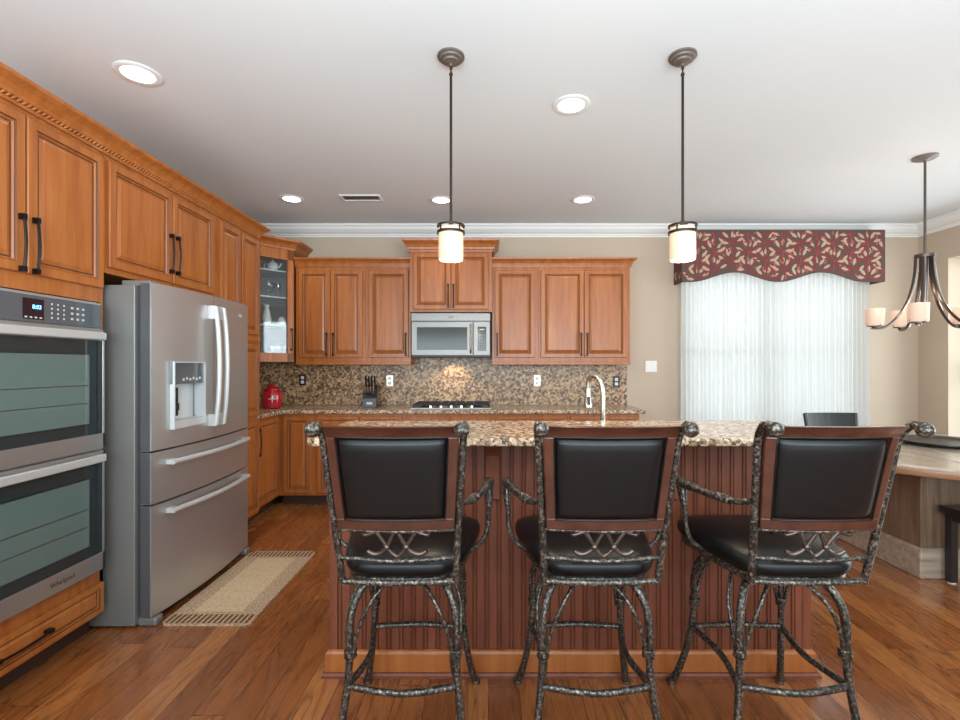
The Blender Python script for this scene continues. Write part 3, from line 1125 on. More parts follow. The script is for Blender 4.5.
for kx in (-0.2, -0.1, 0.0, 0.1, 0.2):
    MB().lathe([(0.019, 0.014), (0.017, 0.034), (0.012, 0.036), (0, 0.036)], (kx, -0.215, 0), 16).build('knob', M['chrome'], ck, smooth=40)

# knife block and its knives
KB = (-1.205, 4.93, 0.921)
kb = thing('knife_block', 'black slanted knife block on the back counter', 'knife block', KB, 0.1)
q = MB()
prof = [(-0.09, 0), (0.07, 0), (0.09, 0.19), (0.02, 0.225), (-0.075, 0.09)]
q.rings([[(-0.07, y, z) for y, z in prof], [(0.07, y, z) for y, z in prof]])
q.build('block', M['blackwood'], kb, bevel=0.004)
MB().box(-0.028, 0.028, -0.0902, -0.086, 0.03, 0.055).build('badge', M['keymark'], kb)


def knife(kind, x, t, label, grp, ln, m):
    y = -0.075 + 0.095 * t
    z = 0.09 + 0.135 * t
    dirv = Vector((0, -0.5, 0.86))
    r = thing('knife', label, 'knife', (KB[0] + x, KB[1] + y, KB[2] + z), 0.1, grp)
    a, e_ = dirv * 0.004, dirv * ln
    MB().tube([tuple(a), tuple((a + e_) / 2), tuple(e_)], [0.009, 0.0105, 0.009], 8, flat=1.3).build('handle', m, r, smooth=40)
    MB().tube([tuple(dirv * -0.05), tuple(a)], 0.004, 6).build('blade', M['chrome'], r)


for i, x in enumerate((-0.045, -0.015, 0.015, 0.045)):
    knife('k', x, 0.88, 'black-handled knife in the upper row of the knife block', 'black-handled knives in the block', 0.12, M['black'])
for i, x in enumerate((-0.04, -0.013, 0.014, 0.041)):
    knife('s', x, 0.35, 'steel-handled steak knife in the lower row of the knife block', 'steel-handled knives in the block', 0.1, M['chrome'])

# red canister
jr = thing('canister', 'round red ceramic canister on the corner counter', 'canister', (-2.14, 4.76, 0.921))
MB().lathe([(0.06, 0), (0.085, 0.01), (0.097, 0.06), (0.097, 0.13), (0.085, 0.17), (0.07, 0.182), (0, 0.182)], n=28).build('jar', M['red'], jr, smooth=50)
MB().lathe([(0.075, 0.182), (0.075, 0.192), (0.05, 0.21), (0.02, 0.218), (0.012, 0.222), (0.02, 0.235), (0.012, 0.246), (0, 0.248)], n=24).build('lid', M['red'], jr, smooth=50)
mk = MB()
for a in range(12):
    an = math.atan2(-1, 0.45) + (a / 11 - 0.5) * 0.75
    an2 = math.atan2(-1, 0.45) + ((a + 1) / 11 - 0.5) * 0.75
    if a < 11:
        mk.quad([(0.0985 * math.cos(an), 0.0985 * math.sin(an), 0.094), (0.0985 * math.cos(an2), 0.0985 * math.sin(an2), 0.094),
                 (0.0985 * math.cos(an2), 0.0985 * math.sin(an2), 0.101), (0.0985 * math.cos(an), 0.0985 * math.sin(an), 0.101)])
an = math.atan2(-1, 0.45)
for q0, q1 in ((-0.035, 0.035),):
    mk.quad([(0.0985 * math.cos(an - 0.035), 0.0985 * math.sin(an - 0.035), 0.065), (0.0985 * math.cos(an + 0.035), 0.0985 * math.sin(an + 0.035), 0.065),
             (0.0985 * math.cos(an + 0.035), 0.0985 * math.sin(an + 0.035), 0.13), (0.0985 * math.cos(an - 0.035), 0.0985 * math.sin(an - 0.035), 0.13)])
mk.build('cross_mark', M['keymark'], jr)


# outlets and switch
def outlet(x, z, label, dark):
    r = thing('outlet', label, 'outlet', (x, YB - 0.0205, z))
    MB().box(-0.037, 0.037, -0.005, 0, -0.06, 0.06).build('plate', M['black'] if dark else M['nickel'], r, bevel=0.003)
    for zz in (-0.024, 0.024):
        so = MB().box(-0.017, 0.017, -0.008, -0.004, zz - 0.016, zz + 0.016).build('socket', M['white'], r, bevel=0.003)
        MB().box(-0.008, -0.005, -0.0085, -0.0079, zz - 0.006, zz + 0.006).box(0.005, 0.008, -0.0085, -0.0079, zz - 0.006, zz + 0.006).build('slot', M['black'], so)


outlet(-2.0, 1.19, 'white outlet in a dark plate above the red canister', True)
outlet(-1.06, 1.18, 'white outlet just behind the knife block', False)
outlet(0.53, 1.18, 'white outlet on the backsplash under the single-door cabinet right of the microwave', False)
outlet(1.385, 1.17, 'white outlet on the backsplash near its right end beside the faucet', True)
sw = thing('light_switch', 'white double light switch on the beige wall', 'switch', (1.765, YB - 0.001, 1.335))
MB().box(-0.062, 0.062, -0.006, 0, -0.06, 0.06).build('plate', M['white'], sw, bevel=0.003)
for x in (-0.024, 0.024):
    MB().box(x - 0.016, x + 0.016, -0.009, -0.005, -0.033, 0.033).build('rocker', M['white'], sw, bevel=0.003)

# ------------------------------------------------------------------ island
IX0, IX1, IY = -0.69, 1.408, 2.09
isl = thing('kitchen_island', 'long island with dark reddish beadboard front behind the stools', 'island', ((IX0 + IX1) / 2, IY, 0))
xm = (IX0 + IX1) / 2
hw = (IX1 - IX0) / 2
# beadboard front, one profile extruded upward
prof = []
x = -hw + 0.035
prof.append((-hw, 0.0))
sp = (2 * hw - 0.07) / 38
prof.append((x - 0.002, 0.0))
for i in range(38):
    a = x + i * sp
    prof += [(a, 0.007), (a + 0.004, 0.007), (a + 0.006, 0.002), (a + 0.010, 0.0005), (a + 0.014, 0.002), (a + 0.016, 0.007), (a + 0.019, 0.007), (a + 0.021, 0.003), (a + sp - 0.002, 0.003)]
prof += [(hw - 0.035, 0.0), (hw, 0.0)]
b = MB()
bm_ = []
for (p, q) in zip(prof, prof[1:]):
    mi = 1 if (p[1] == 0.007 and q[1] == 0.007) else 0
    b.quad([(p[0], p[1], 0.11), (q[0], q[1], 0.11), (q[0], q[1], 1.03), (p[0], p[1], 1.03)], mi)
b.build('beadboard_panel', [M['bead'], M['glaze']], isl)
b = MB()
b.box(-hw, hw, 0.008, 0.15, 0.0, 1.03)
b.box(-hw, hw, 0.15, 0.74, 0.1, 0.88)
b.box(-hw + 0.02, hw - 0.02, 0.15, 0.67, 0.0, 0.1)
b.build('body', M['bead'], isl)
MB().sweep([(-hw, 0.3), (-hw, 0.0), (hw, 0.0), (hw, 0.3)][::1], [(0, 0.0), (0.014, 0.0), (0.014, 0.098), (0.008, 0.108), (0, 0.112)]).build('baseboard', M['cab'], isl)
MB().sweep([(-hw, 0.3), (-hw, 0.0), (hw, 0.0), (hw, 0.3)], [(0.014, 0.0), (0.027, 0.0), (0.027, 0.012), (0.022, 0.02), (0.014, 0.022)]).build('shoe_molding', M['bead'], isl)
MB().box(-hw - 0.02, hw + 0.02, 0.15, 0.78, 0.88, 0.915).build('sink_counter', M['granite'], isl, bevel=0.005)
for cxx in (0.02, 0.79):
    c = MB()
    pr = [(0.0, 1.028), (-0.08, 1.028), (-0.08, 1.01), (-0.06, 1.0), (-0.03, 0.96), (-0.022, 0.88), (-0.02, 0.77), (0.0, 0.76)]
    c.rings([[(cxx - xm - 0.03, y, z) for y, z in pr], [(cxx - xm + 0.03, y, z) for y, z in pr]])
    c.build('corbel', M['bead'], isl, bevel=0.003)
tp_ = MB()
r_ = 0.05
tx0, tx1, ty0, ty1 = -0.725, 1.45, 1.88, 2.49
pl = []
for (ccx, ccy, a0) in ((tx1 - r_, ty1 - r_, 0), (tx0 + r_, ty1 - r_, 90), (tx0 + r_, ty0 + r_, 180), (tx1 - r_, ty0 + r_, 270)):
    for k_ in range(5):
        an = math.radians(a0 + k_ * 22.5)
        pl.append((ccx + r_ * math.cos(an) - xm, ccy + r_ * math.sin(an) - 2.09))
tp_.prism(pl, 0, 0.033)
tag(tp_.build('countertop', M['granite'], None, bevel=0.009, segs=3, loc=(xm, 2.09, 1.0295)), 'raised granite bar top on the island', 'countertop')

# faucet behind the bar top
fa = thing('faucet', 'brushed nickel gooseneck faucet rising behind the island bar top', 'faucet', (0.655, 2.74, 0.915))
n_ = MB()
n_.lathe([(0.03, 0), (0.03, 0.008), (0.022, 0.02), (0.017, 0.06), (0.0165, 0.08)], n=18)
n_.tube([(0, 0, 0.06), (0, 0, 0.2), (-0.003, 0, 0.30), (-0.018, 0.02, 0.355), (-0.04, 0.05, 0.374), (-0.06, 0.08, 0.355), (-0.066, 0.09, 0.30)], 0.0145, 12)
n_.build('spout', M['nickel'], fa, smooth=50)
hd = MB().lathe([(0.015, 0.0), (0.0155, -0.04), (0.024, -0.1), (0.024, -0.115), (0, -0.116)], (-0.067, 0.091, 0.30), 16).build('spray_head', M['nickel'], fa, smooth=50)
MB().box(-0.075, -0.057, 0.066, 0.074, 0.2, 0.25).build('spray_button', M['black'], hd, bevel=0.003)
MB().tube([(0.016, 0, 0.06), (0.05, 0, 0.075), (0.085, 0, 0.09)], [0.008, 0.006, 0.005], 8).build('lever', M['nickel'], fa, smooth=50)


# ------------------------------------------------------------------ bar stools
def back(u, v, d=0.0):
    """a point of the leaning, flaring, gently hollow stool back; v 0..1 bottom to top, d towards the rear"""
    hw_ = 0.178 + 0.034 * v
    y = -0.25 - 0.10 * v - 0.03 * (1 - u * u) * (0.3 + 0.7 * v) - d
    if v > 0.9:
        y -= 0.03 * ((v - 0.9) / 0.1) ** 2
    return (u * hw_, y, 0.66 + 0.515 * v)


def bslab(mb, u0, u1, v0, v1, d0, d1, nu=8, nv=6, mi=0):
    rings = []
    for j in range(nv + 1):
        v = v0 + (v1 - v0) * j / nv
        f = [back(u0 + (u1 - u0) * i / nu, v, d1) for i in range(nu + 1)]
        g = [back(u1 + (u0 - u1) * i / nu, v, d0) for i in range(nu + 1)]
        rings.append(f + g)
    mb.rings(rings, True, mi)


def make_stool(label):
    r = thing('bar_stool', label, 'bar stool', (0, 0, 0), 0, 'swivel bar stools along the island')
    # swivel base: four bowed legs with slim side bars meeting at a collar
    for (ax, ay) in ((-1, -1), (1, -1), (-1, 1), (1, 1)):
        d = Vector((ax, ay, 0)).normalized()
        s = Vector((-d.y, d.x, 0))
        P = lambda rad, z, off=0.0: tuple(d * rad + s * off + Vector((0, 0, z)))
        ft = Vector((ax * 0.23, 0.272 if ay > 0 else -0.24, 0.0))
        F = lambda t, z: tuple(d * 0.25 * (1 - t) + ft * t + Vector((0, 0, z)))
        lg_ = MB()
        lg_.tube([P(0.12, 0.632), P(0.185, 0.611), P(0.232, 0.556), P(0.252, 0.478), P(0.25, 0.396), F(0.08, 0.31), F(0.35, 0.18), F(0.75, 0.06), F(1.0, 0.012)],
                 [0.0125, 0.0135, 0.0135, 0.013, 0.0125, 0.0125, 0.013, 0.0145, 0.0155], 10)
        for o_ in (-1, 1):
            lg_.tube([P(0.10, 0.630, o_ * 0.056), P(0.168, 0.597, o_ * 0.056), P(0.218, 0.537, o_ * 0.046), P(0.240, 0.462, o_ * 0.026), P(0.246, 0.396, o_ * 0.012)], 0.007, 8)
        lo = lg_.build('leg', M['iron'], r, smooth=50)
        c_ = MB()
        c_.lathe([(0.0, -0.014), (0.020, -0.014), (0.022, -0.01), (0.019, 0.0), (0.022, 0.01), (0.02, 0.014), (0, 0.014)], P(0.2475, 0.394), 14)
        c_.build('collar', M['iron'], lo, smooth=50)
        MB().lathe([(0.018, 0.0), (0.019, 0.008), (0.014, 0.02), (0, 0.02)], tuple(ft), 14).build('foot_cap', M['pewter'], lo, smooth=50)
    # footrest: four bars bowed outward at the back, inward at the sides
    c = 0.182
    z = 0.287
    bow = 0.0
    for (p, q, bx_, by_) in (((-c, -c), (c, -c), 0, -0.03), ((-c, c), (c, c), 0, 0.025), ((-c, -c), (-c, c), 0.03, 0), ((c, -c), (c, c), -0.03, 0)):
        m_ = ((p[0] + q[0]) / 2 + bx_, (p[1] + q[1]) / 2 + by_)
        MB().tube([(p[0], p[1], z), (m_[0], m_[1], z - 0.004), (q[0], q[1], z)], 0.0115, 10, smooth=6).build('footrest_bar', M['iron'], r, smooth=50)
    MB().lathe([(0.0, 0.61), (0.12, 0.613), (0.14, 0.622), (0.14, 0.634), (0.1, 0.643), (0, 0.643)], n=28).build('swivel_plate', M['iron2'], r, smooth=40)

    # seat: wider at the front than between the posts
    def plan(inset, k=36):
        out = []
        for i in range(k):
            a = 2 * PI * i / k
            ca, sa = math.cos(a), math.sin(a)
            e_ = 0.42
            px = math.copysign(abs(ca) ** e_, ca)
            py = math.copysign(abs(sa) ** e_, sa)
            wd = 0.222 + 0.045 * py - inset
            out.append((px * wd, 0.0 + py * (0.235 - inset) - 0.008))
        return out
    fr_ = MB()
    fr_.rings([[(x_, y_, z_) for x_, y_ in plan(i_)] for i_, z_ in ((0.03, 0.642), (0.012, 0.642), (0.006, 0.65), (0.006, 0.664), (0.012, 0.67), (0.03, 0.67))])
    fr_.build('seat_frame', M['iron'], r, smooth=50)
    se = MB()
    se.rings([[(x_, y_, z_) for x_, y_ in plan(i_)] for i_, z_ in ((0.03, 0.668), (0.006, 0.672), (-0.006, 0.688), (-0.007, 0.706), (0.0, 0.722), (0.02, 0.733), (0.06, 0.742), (0.12, 0.746), (0.19, 0.748))])
    se.build('seat', M['leather'], r, smooth=60)
    # back posts rolling back into ball finials
    for sx in (-1, 1):
        p = [back(sx, v_) for v_ in (-0.0, 0.2, 0.4, 0.6, 0.8, 0.92)]
        t_ = back(sx, 1.0)
        p += [(t_[0] + sx * 0.002, t_[1] + 0.008, t_[2] - 0.006), (t_[0] + sx * 0.001, t_[1] - 0.014, t_[2] + 0.003), (t_[0] - sx * 0.002, t_[1] - 0.036, t_[2] - 0.001)]
        po = MB().tube(p, [0.0115] * 7 + [0.0125, 0.015], 10).build('back_post', M['iron'], r, smooth=50)
        fb = MB()
        cc_ = (t_[0] - sx * 0.003, t_[1] - 0.048, t_[2] - 0.006)
        fb.ball(cc_, 0.0225)
        fb.build('finial', M['iron'], po, smooth=60)
    wf = MB()
    bslab(wf, -0.94, 0.94, 0.925, 1.0, -0.014, 0.016)
    bslab(wf, -0.94, 0.94, 0.362, 0.435, -0.014, 0.014)
    bslab(wf, -0.94, -0.78, 0.43, 0.93, -0.014, 0.014, 3)
    bslab(wf, 0.78, 0.94, 0.43, 0.93, -0.014, 0.014, 3)
    wf.build('back_frame', M['stoolwood'], r, bevel=0.004)
    # leather pad, domed on both faces
    pd = MB()
    n1, n2 = 16, 12
    for sgn in (1, -1):
        i0 = len(pd.v)
        for j in range(n2 + 1):
            for i in range(n1 + 1):
                uu, vv = -1 + 2 * i / n1, -1 + 2 * j / n2
                th = 0.024 * ((1 - uu ** 8) * (1 - vv ** 8)) ** 0.5
                # squeeze sample points toward the edge so the roll reads crisp
                ue = math.copysign(1 - (1 - abs(uu)) ** 1.6, uu)
                ve = math.copysign(1 - (1 - abs(vv)) ** 1.6, vv)
                th = 0.024 * ((1 - abs(ue) ** 10) * (1 - abs(ve) ** 10)) ** 0.5
                pd.v.append(back(ue * 0.785, 0.679 + ve * 0.250, sgn * th))
        for j in range(n2):
            for i in range(n1):
                a = i0 + j * (n1 + 1) + i
                pd.f.append((a, a + 1, a + n1 + 2, a + n1 + 1))
                pd.m.append(0)
    pdo = pd.build('back_pad', M['leather'], r, smooth=60)
    pi_ = MB()
    loop = []
    for k_ in range(40):
        a = k_ / 40 * 4
        sd, tt = int(a), a - int(a)
        uu, vv = ((-1 + 2 * tt, -1), (1, -1 + 2 * tt), (1 - 2 * tt, 1), (-1, 1 - 2 * tt))[sd]
        loop.append(back(uu * 0.79, 0.679 + vv * 0.251, 0.0145))
    pi_.tube(loop, 0.0028, 6, smooth=0, closed=True)
    pi_.build('piping', M['leather'], pdo, smooth=60)
    # rails and scrollwork between seat and back
    rl = MB()
    B = lambda x_, z_: (x_, back(x_ / 0.19, (z_ - 0.66) / 0.51)[1], z_)
    rl.tube([B(-0.18, 0.667), B(0, 0.664), B(0.18, 0.667)], 0.010, 8, smooth=4)
    rl.tube([B(-0.182, 0.748), B(0, 0.740), B(0.182, 0.748)], 0.007, 8, smooth=4)
    rl.tube([B(-0.19, 0.843), B(0, 0.84), B(0.19, 0.843)], 0.006, 8, smooth=4)
    rl.build('back_rail', M['iron'], r, smooth=50)
    sc_ = MB()
    for sx in (-1, 1):
        X = lambda x_, z_: B(sx * x_, z_)
        sc_.tube([X(0.062, 0.84), X(0.05, 0.822), X(0.034, 0.796), X(0.026, 0.78), X(0.012, 0.764), X(0.0, 0.756)], 0.0065, 8)
        sc_.tube([X(0.006, 0.836), X(0.014, 0.82), X(0.026, 0.797), X(0.036, 0.78), X(0.055, 0.766), X(0.075, 0.764), X(0.092, 0.774)], [0.006, 0.0065, 0.007, 0.007, 0.007, 0.0075, 0.006], 8)
        sc_.tube([X(0.062, 0.84), X(0.08, 0.832), X(0.098, 0.828), X(0.102, 0.838)], 0.0055, 8)
        sc_.ball(X(0.030, 0.789), 0.011, 10)
    sc_.build('scrollwork', M['pewter'], r, smooth=50)
    # arms: bar, ring knuckles, flat black tip, and a blade-shaped support down to the seat
    for sx in (-1, 1):
        ab = MB()
        ab.tube([(sx * 0.19, -0.296, 0.934), (sx * 0.215, -0.245, 0.916), (sx * 0.242, -0.165, 0.908), (sx * 0.268, -0.07, 0.910), (sx * 0.284, 0.0, 0.912), (sx * 0.286, 0.05, 0.905), (sx * 0.284, 0.075, 0.888)],
                [0.0105, 0.0105, 0.011, 0.0135, 0.0195, 0.0205, 0.013], 10)
        ao = ab.build('armrest', M['iron'], r, smooth=50)
        kn = MB()
        for (yy, rr) in ((-0.205, 0.0145), (-0.185, 0.0155), (-0.165, 0.0145)):
            kn.ball((sx * (0.228 + (yy + 0.205) * 0.35), yy, 0.9105), rr, 10)
        kn.build('knuckle', M['iron'], ao, smooth=50)
        su = MB()
        su.tube([(sx * 0.286, 0.03, 0.905), (sx * 0.287, 0.02, 0.875), (sx * 0.286, 0.01, 0.84), (sx * 0.284, 0.005, 0.82)], [0.019, 0.018, 0.014, 0.009], 10, flat=0.9)
        su.tube([(sx * 0.284, 0.005, 0.83), (sx * 0.284, 0.002, 0.78), (sx * 0.278, 0.0, 0.74), (sx * 0.258, 0.0, 0.698), (sx * 0.22, 0.0, 0.672)], 0.0085, 8)
        su.build('arm_support', M['iron'], ao, smooth=50)
    return r


SX = (-0.282, 0.358, 1.012)
labs = ('black leather bar stool on the refrigerator side, first along the island',
        'black leather bar stool in the middle of the three at the island',
        'black leather bar stool at the dining-table end of the island')
st0 = make_stool(labs[0])
stools = [st0] + [copy_tree(st0) for _ in range(2)]
for o, x, l in zip(stools, SX, labs):
    o.location = (x, 1.77, 0)
    o['label'] = l


# ------------------------------------------------------------------ pendants, chandelier, cans, vent
def make_pendant():
    r = thing('pendant_lamp', '', 'pendant lamp', (0, 0, 0), 0, 'pendant lamps over the island')
    MB().lathe([(0.0, 0), (0.066, 0), (0.066, -0.008), (0.056, -0.012), (0.054, -0.02), (0.04, -0.024), (0.038, -0.032), (0.02, -0.036), (0.008, -0.04), (0.008, -0.052), (0, -0.052)], n=32).build('ceiling_canopy', M['canopy'], r, smooth=40)
    rd = MB()
    rd.tube([(0, 0, -0.05), (0, 0, -0.085)], 0.004, 8)
    rd.ball((0, 0, -0.06), 0.008, 10)
    rd.ball((0, 0, -0.09), 0.010, 10)
    rd.lathe([(0.0065, -0.095), (0.0065, -0.80), (0.012, -0.802), (0.012, -0.822), (0, -0.823)], n=12)
    rd.build('rod', M['bronze'], r, smooth=40)
    rg = MB()
    for (z0, z1) in ((-0.822, -0.830), (-0.852, -0.864)):
        rg.lathe([(0.060, z0), (0.068, z0), (0.068, z1), (0.060, z1), (0.060, z0)], n=32, cap=False)
    rg.box(-0.064, 0.064, -0.006, 0.006, -0.829, -0.823).box(-0.006, 0.006, -0.064, 0.064, -0.829, -0.823)
    for k_ in range(4):
        a = k_ * PI / 2 + PI / 4
        rg.tube([(0.064 * math.cos(a), 0.064 * math.sin(a), -0.826), (0.064 * math.cos(a), 0.064 * math.sin(a), -0.858)], 0.004, 6)
    rg.build('shade_ring', M['bronze'], r, smooth=40)
    MB().lathe([(0.0, -0.834), (0.055, -0.834), (0.06, -0.838), (0.0605, -0.985), (0.056, -0.992), (0.0, -0.992)], n=36).build('shade', M['shade'], r, smooth=40)
    return r


p0 = make_pendant()
p0['label'] = 'glowing glass pendant over the bar, hanging nearer the microwave'
p0.location = (-0.18, 2.33, ZC)
p1 = copy_tree(p0)
p1['label'] = 'glowing glass pendant over the bar, hanging beside the red valance'
p1.location = (0.945, 2.33, ZC)
for x in (-0.18, 0.945):
    point('pendant_glow', (x, 2.33, ZC - 1.06), 5, (1.0, 0.8, 0.58), 0.05)

CHX, CHY = 3.15, 3.46
ch = thing('chandelier', 'five-arm bronze chandelier with cream drum shades over the dining table', 'chandelier', (CHX, CHY, ZC))
MB().lathe([(0, 0), (0.075, 0), (0.075, -0.01), (0.06, -0.018), (0.02, -0.024), (0.01, -0.034), (0, -0.034)], n=28).build('ceiling_canopy', M['canopy'], ch, smooth=40)
MB().lathe([(0.008, -0.03), (0.008, -0.69), (0.02, -0.692), (0.03, -0.70), (0.062, -0.703), (0.062, -0.725), (0.05, -0.73), (0.0, -0.73)], n=24).lathe([(0.02, -0.73), (0.02, -0.9), (0.012, -1.1), (0, -1.11)], n=14).build('rod', M['pewter'], ch, smooth=40)
RS = 0.285
for k_ in range(5):
    a = math.atan2(-CHY, -CHX) + math.radians(-7) + k_ * 2 * PI / 5
    ca, sa = math.cos(a), math.sin(a)
    pts = [(0.045, -0.72), (0.05, -0.82), (0.066, -0.93), (0.10, -1.05), (0.16, -1.155), (0.22, -1.215), (0.27, -1.228), (0.31, -1.225)]
    arm = MB()
    arm.tube([(ca * q, sa * q, z) for q, z in pts], [0.02, 0.019, 0.017, 0.014, 0.012, 0.011, 0.010, 0.009], 8, flat=0.6)
    arm.lathe([(0.0, -1.226), (0.018, -1.224), (0.02, -1.214), (0.05, -1.212), (0.05, -1.206), (0, -1.206)], (ca * RS, sa * RS, 0), 18)
    for s_ in (0, 1, 2, 3):
        aa = s_ * PI / 2
        arm.tube([(ca * RS + 0.055 * math.cos(aa), sa * RS + 0.055 * math.sin(aa), -1.21), (ca * RS + 0.055 * math.cos(aa), sa * RS + 0.055 * math.sin(aa), -1.188)], 0.004, 6)
        arm.tube([(ca * RS, sa * RS, -1.208), (ca * RS + 0.055 * math.cos(aa), sa * RS + 0.055 * math.sin(aa), -1.208)], 0.004, 6)
    ao = arm.build('arm', M['pewter'], ch, smooth=40)
    MB().lathe([(0.0, -1.205), (0.054, -1.205), (0.058, -1.2), (0.061, -1.08), (0.058, -1.078), (0.055, -1.19), (0, -1.195)], (ca * RS, sa * RS, 0), 28).build('shade', M['shadechand'], ao, smooth=40)
    point('chandelier_glow', (CHX + ca * RS, CHY + sa * RS, ZC - 1.05), 1.2, (1.0, 0.8, 0.6), 0.03)

cans = [(-1.80, 2.47, 'recessed ceiling light nearest the oven cabinet crown'),
        (0.48, 2.765, 'recessed ceiling light between the two pendant lamps'),
        (-1.77, 4.33, 'recessed ceiling light near the corner cabinet beside the vent'),
        (-0.425, 4.36, 'recessed ceiling light in front of the microwave behind a pendant rod'),
        (0.86, 4.35, 'recessed ceiling light in front of the right wall cabinets')]
c0 = thing('recessed_light', '', 'ceiling light', (0, 0, ZC), 0, 'recessed ceiling lights')
MB().lathe([(0.072, -0.0), (0.105, -0.0), (0.108, -0.004), (0.098, -0.009), (0.076, -0.006), (0.072, -0.0)], n=40, cap=False).build('trim_ring', M['trim'], c0, smooth=40)
MB().lathe([(0.0, -0.001), (0.0745, -0.001), (0.0745, -0.005), (0.0, -0.006)], n=40).build('lens', M['bulbcan'], c0, smooth=40)
for i, (x, y, l) in enumerate(cans):
    o = c0 if i == 0 else copy_tree(c0)
    o.location = (x, y, ZC)
    o['label'] = l
    spot('can_light', (x, y, ZC - 0.03), 8, (1.0, 0.9, 0.76), 2.3, (0, 0, 0), 0.06, 0.8)

vt = thing('ceiling_vent', 'white slotted air vent in the ceiling', 'vent', (-1.135, 4.30, ZC))
v_ = MB()
v_.box(-0.18, 0.18, -0.075, -0.055, -0.008, 0).box(-0.18, 0.18, 0.055, 0.075, -0.008, 0).box(-0.18, -0.16, -0.055, 0.055, -0.008, 0).box(0.16, 0.18, -0.055, 0.055, -0.008, 0)
v_.build('frame', M['trim'], vt)
v_ = MB()
for k_ in range(22):
    x = -0.157 + k_ * 0.015
    v_.quad([(x, -0.055, -0.001), (x, 0.055, -0.001), (x + 0.008, 0.055, -0.008), (x + 0.008, -0.055, -0.008)])
v_.build('louver', M['trim'], vt)
MB().box(-0.16, 0.16, -0.055, 0.055, -0.0008, -0.0002).build('backing', M['darkgasket'], vt)

# ------------------------------------------------------------------ window dressing
cu = MB()
rows, n = 12, 420
X0, X1, ZT, ZB = 2.05, 4.05, 2.42, 0.02
random.seed(3)
ph = [0.0]
for i in range(n):
    ph.append(ph[-1] + 0.62 * (0.6 + 0.8 * random.random()))
grid = []
for j in range(rows + 1):
    t = j / rows
    z = ZT + (ZB - ZT) * t
    row = []
    for i in range(n + 1):
        s = i / n
        x = X0 + (X1 - X0) * s
        amp = 0.014 + 0.014 * t
        y = 5.105 + amp * math.sin(ph[i] + 0.25 * math.sin(3 * t + i * 0.05)) + 0.006 * math.sin(ph[i] * 0.37 + 1.3 * t)
        row.append((x, y, z))
    grid.append(row)
for row in grid:
    cu.v += row
for j in range(rows):
    for i in range(n):
        a = j * (n + 1) + i
        cu.f.append((a, a + 1, a + n + 2, a + n + 1))
        cu.m.append(0)
co = cu.build('sheer_curtain', M['sheer'], None, smooth=80)
tag(co, 'white pleated sheer curtain over the window under the valance', 'curtain')

# valance: a shaped box with leaf-print fabric
VX0, VX1, VZT, VY = 2.012, 4.125, 2.755, 4.985


def vbot(x):
    s = (x - VX0) / (VX1 - VX0)
    q = min(max((s - 0.05) / 0.86, 0), 1)
    return 2.215 + 0.05 * (1 - math.cos(4 * PI * q))


va = MB()
nv = 60
th = 0.02
for i in range(nv):
    xa, xb = VX0 + (VX1 - VX0) * i / nv, VX0 + (VX1 - VX0) * (i + 1) / nv
    za, zb = vbot(xa), vbot(xb)
    va.quad([(xa, VY, za), (xb, VY, zb), (xb, VY, VZT), (xa, VY, VZT)])
    va.quad([(xa, VY + th, za), (xb, VY + th, zb), (xb, VY + th, VZT), (xa, VY + th, VZT)])
    va.quad([(xa, VY, za), (xb, VY, zb), (xb, VY + th, zb), (xa, VY + th, za)])
va.box(VX0, VX0 + th, VY + th, YB - 0.001, 2.2155, VZT)
va.box(VX1 - th, VX1, VY + th, YB - 0.001, 2.2155, VZT)
va.box(VX0 + th, VX1 - th, VY + th, YB - 0.001, VZT - 0.02, VZT)
for xe in (VX0, VX1):
    va.quad([(xe, VY, 2.2155), (xe, VY + th, 2.2155), (xe, VY + th, VZT), (xe, VY, VZT)])
va.quad([(VX0, VY, VZT), (VX1, VY, VZT), (VX1, VY + th, VZT), (VX0, VY + th, VZT)])


def leaf(put, cx_, cz_, ang_, ln, wd, mi):
    """almond leaf outline as a fan of quads, clipped to the cloth"""
    ca, sa = math.cos(ang_), math.sin(ang_)
    ln, wd = ln * 1.28, wd * 1.3
    pts = []
    k = 7
    for i in range(k + 1):
        t = i / k
        pts.append((t * ln, wd * math.sin(PI * t) ** 0.8 * (1 - 0.25 * t)))
    for i in range(k, -1, -1):
        t = i / k
        pts.append((t * ln, -wd * math.sin(PI * t) ** 0.8 * (1 - 0.25 * t)))
    pts = pts[:k + 1] + pts[k + 2:-1]
    put([(cx_ + ca * a - sa * b_, cz_ + sa * a + ca * b_) for a, b_ in pts], mi)


lay = [0.0]


def put_front(pts, mi):
    for x, z in pts:
        if x < VX0 + 0.004 or x > VX1 - 0.004 or z > VZT - 0.004 or z < vbot(x) + 0.004:
            return
    lay[0] += 1.6e-6
    va.quad([(x, VY - 0.0008 - lay[0], z) for x, z in pts], mi)


def put_side(xs, sgn):
    def f(pts, mi):
        for y, z in pts:
            if y < VY + 0.004 or y > YB - 0.006 or z > VZT - 0.004 or z < 2.22:
                return
        lay[0] += 1.6e-6
        va.quad([(xs + sgn * (0.0008 + lay[0]), y, z) for y, z in pts], mi)
    return f


random.seed(11)


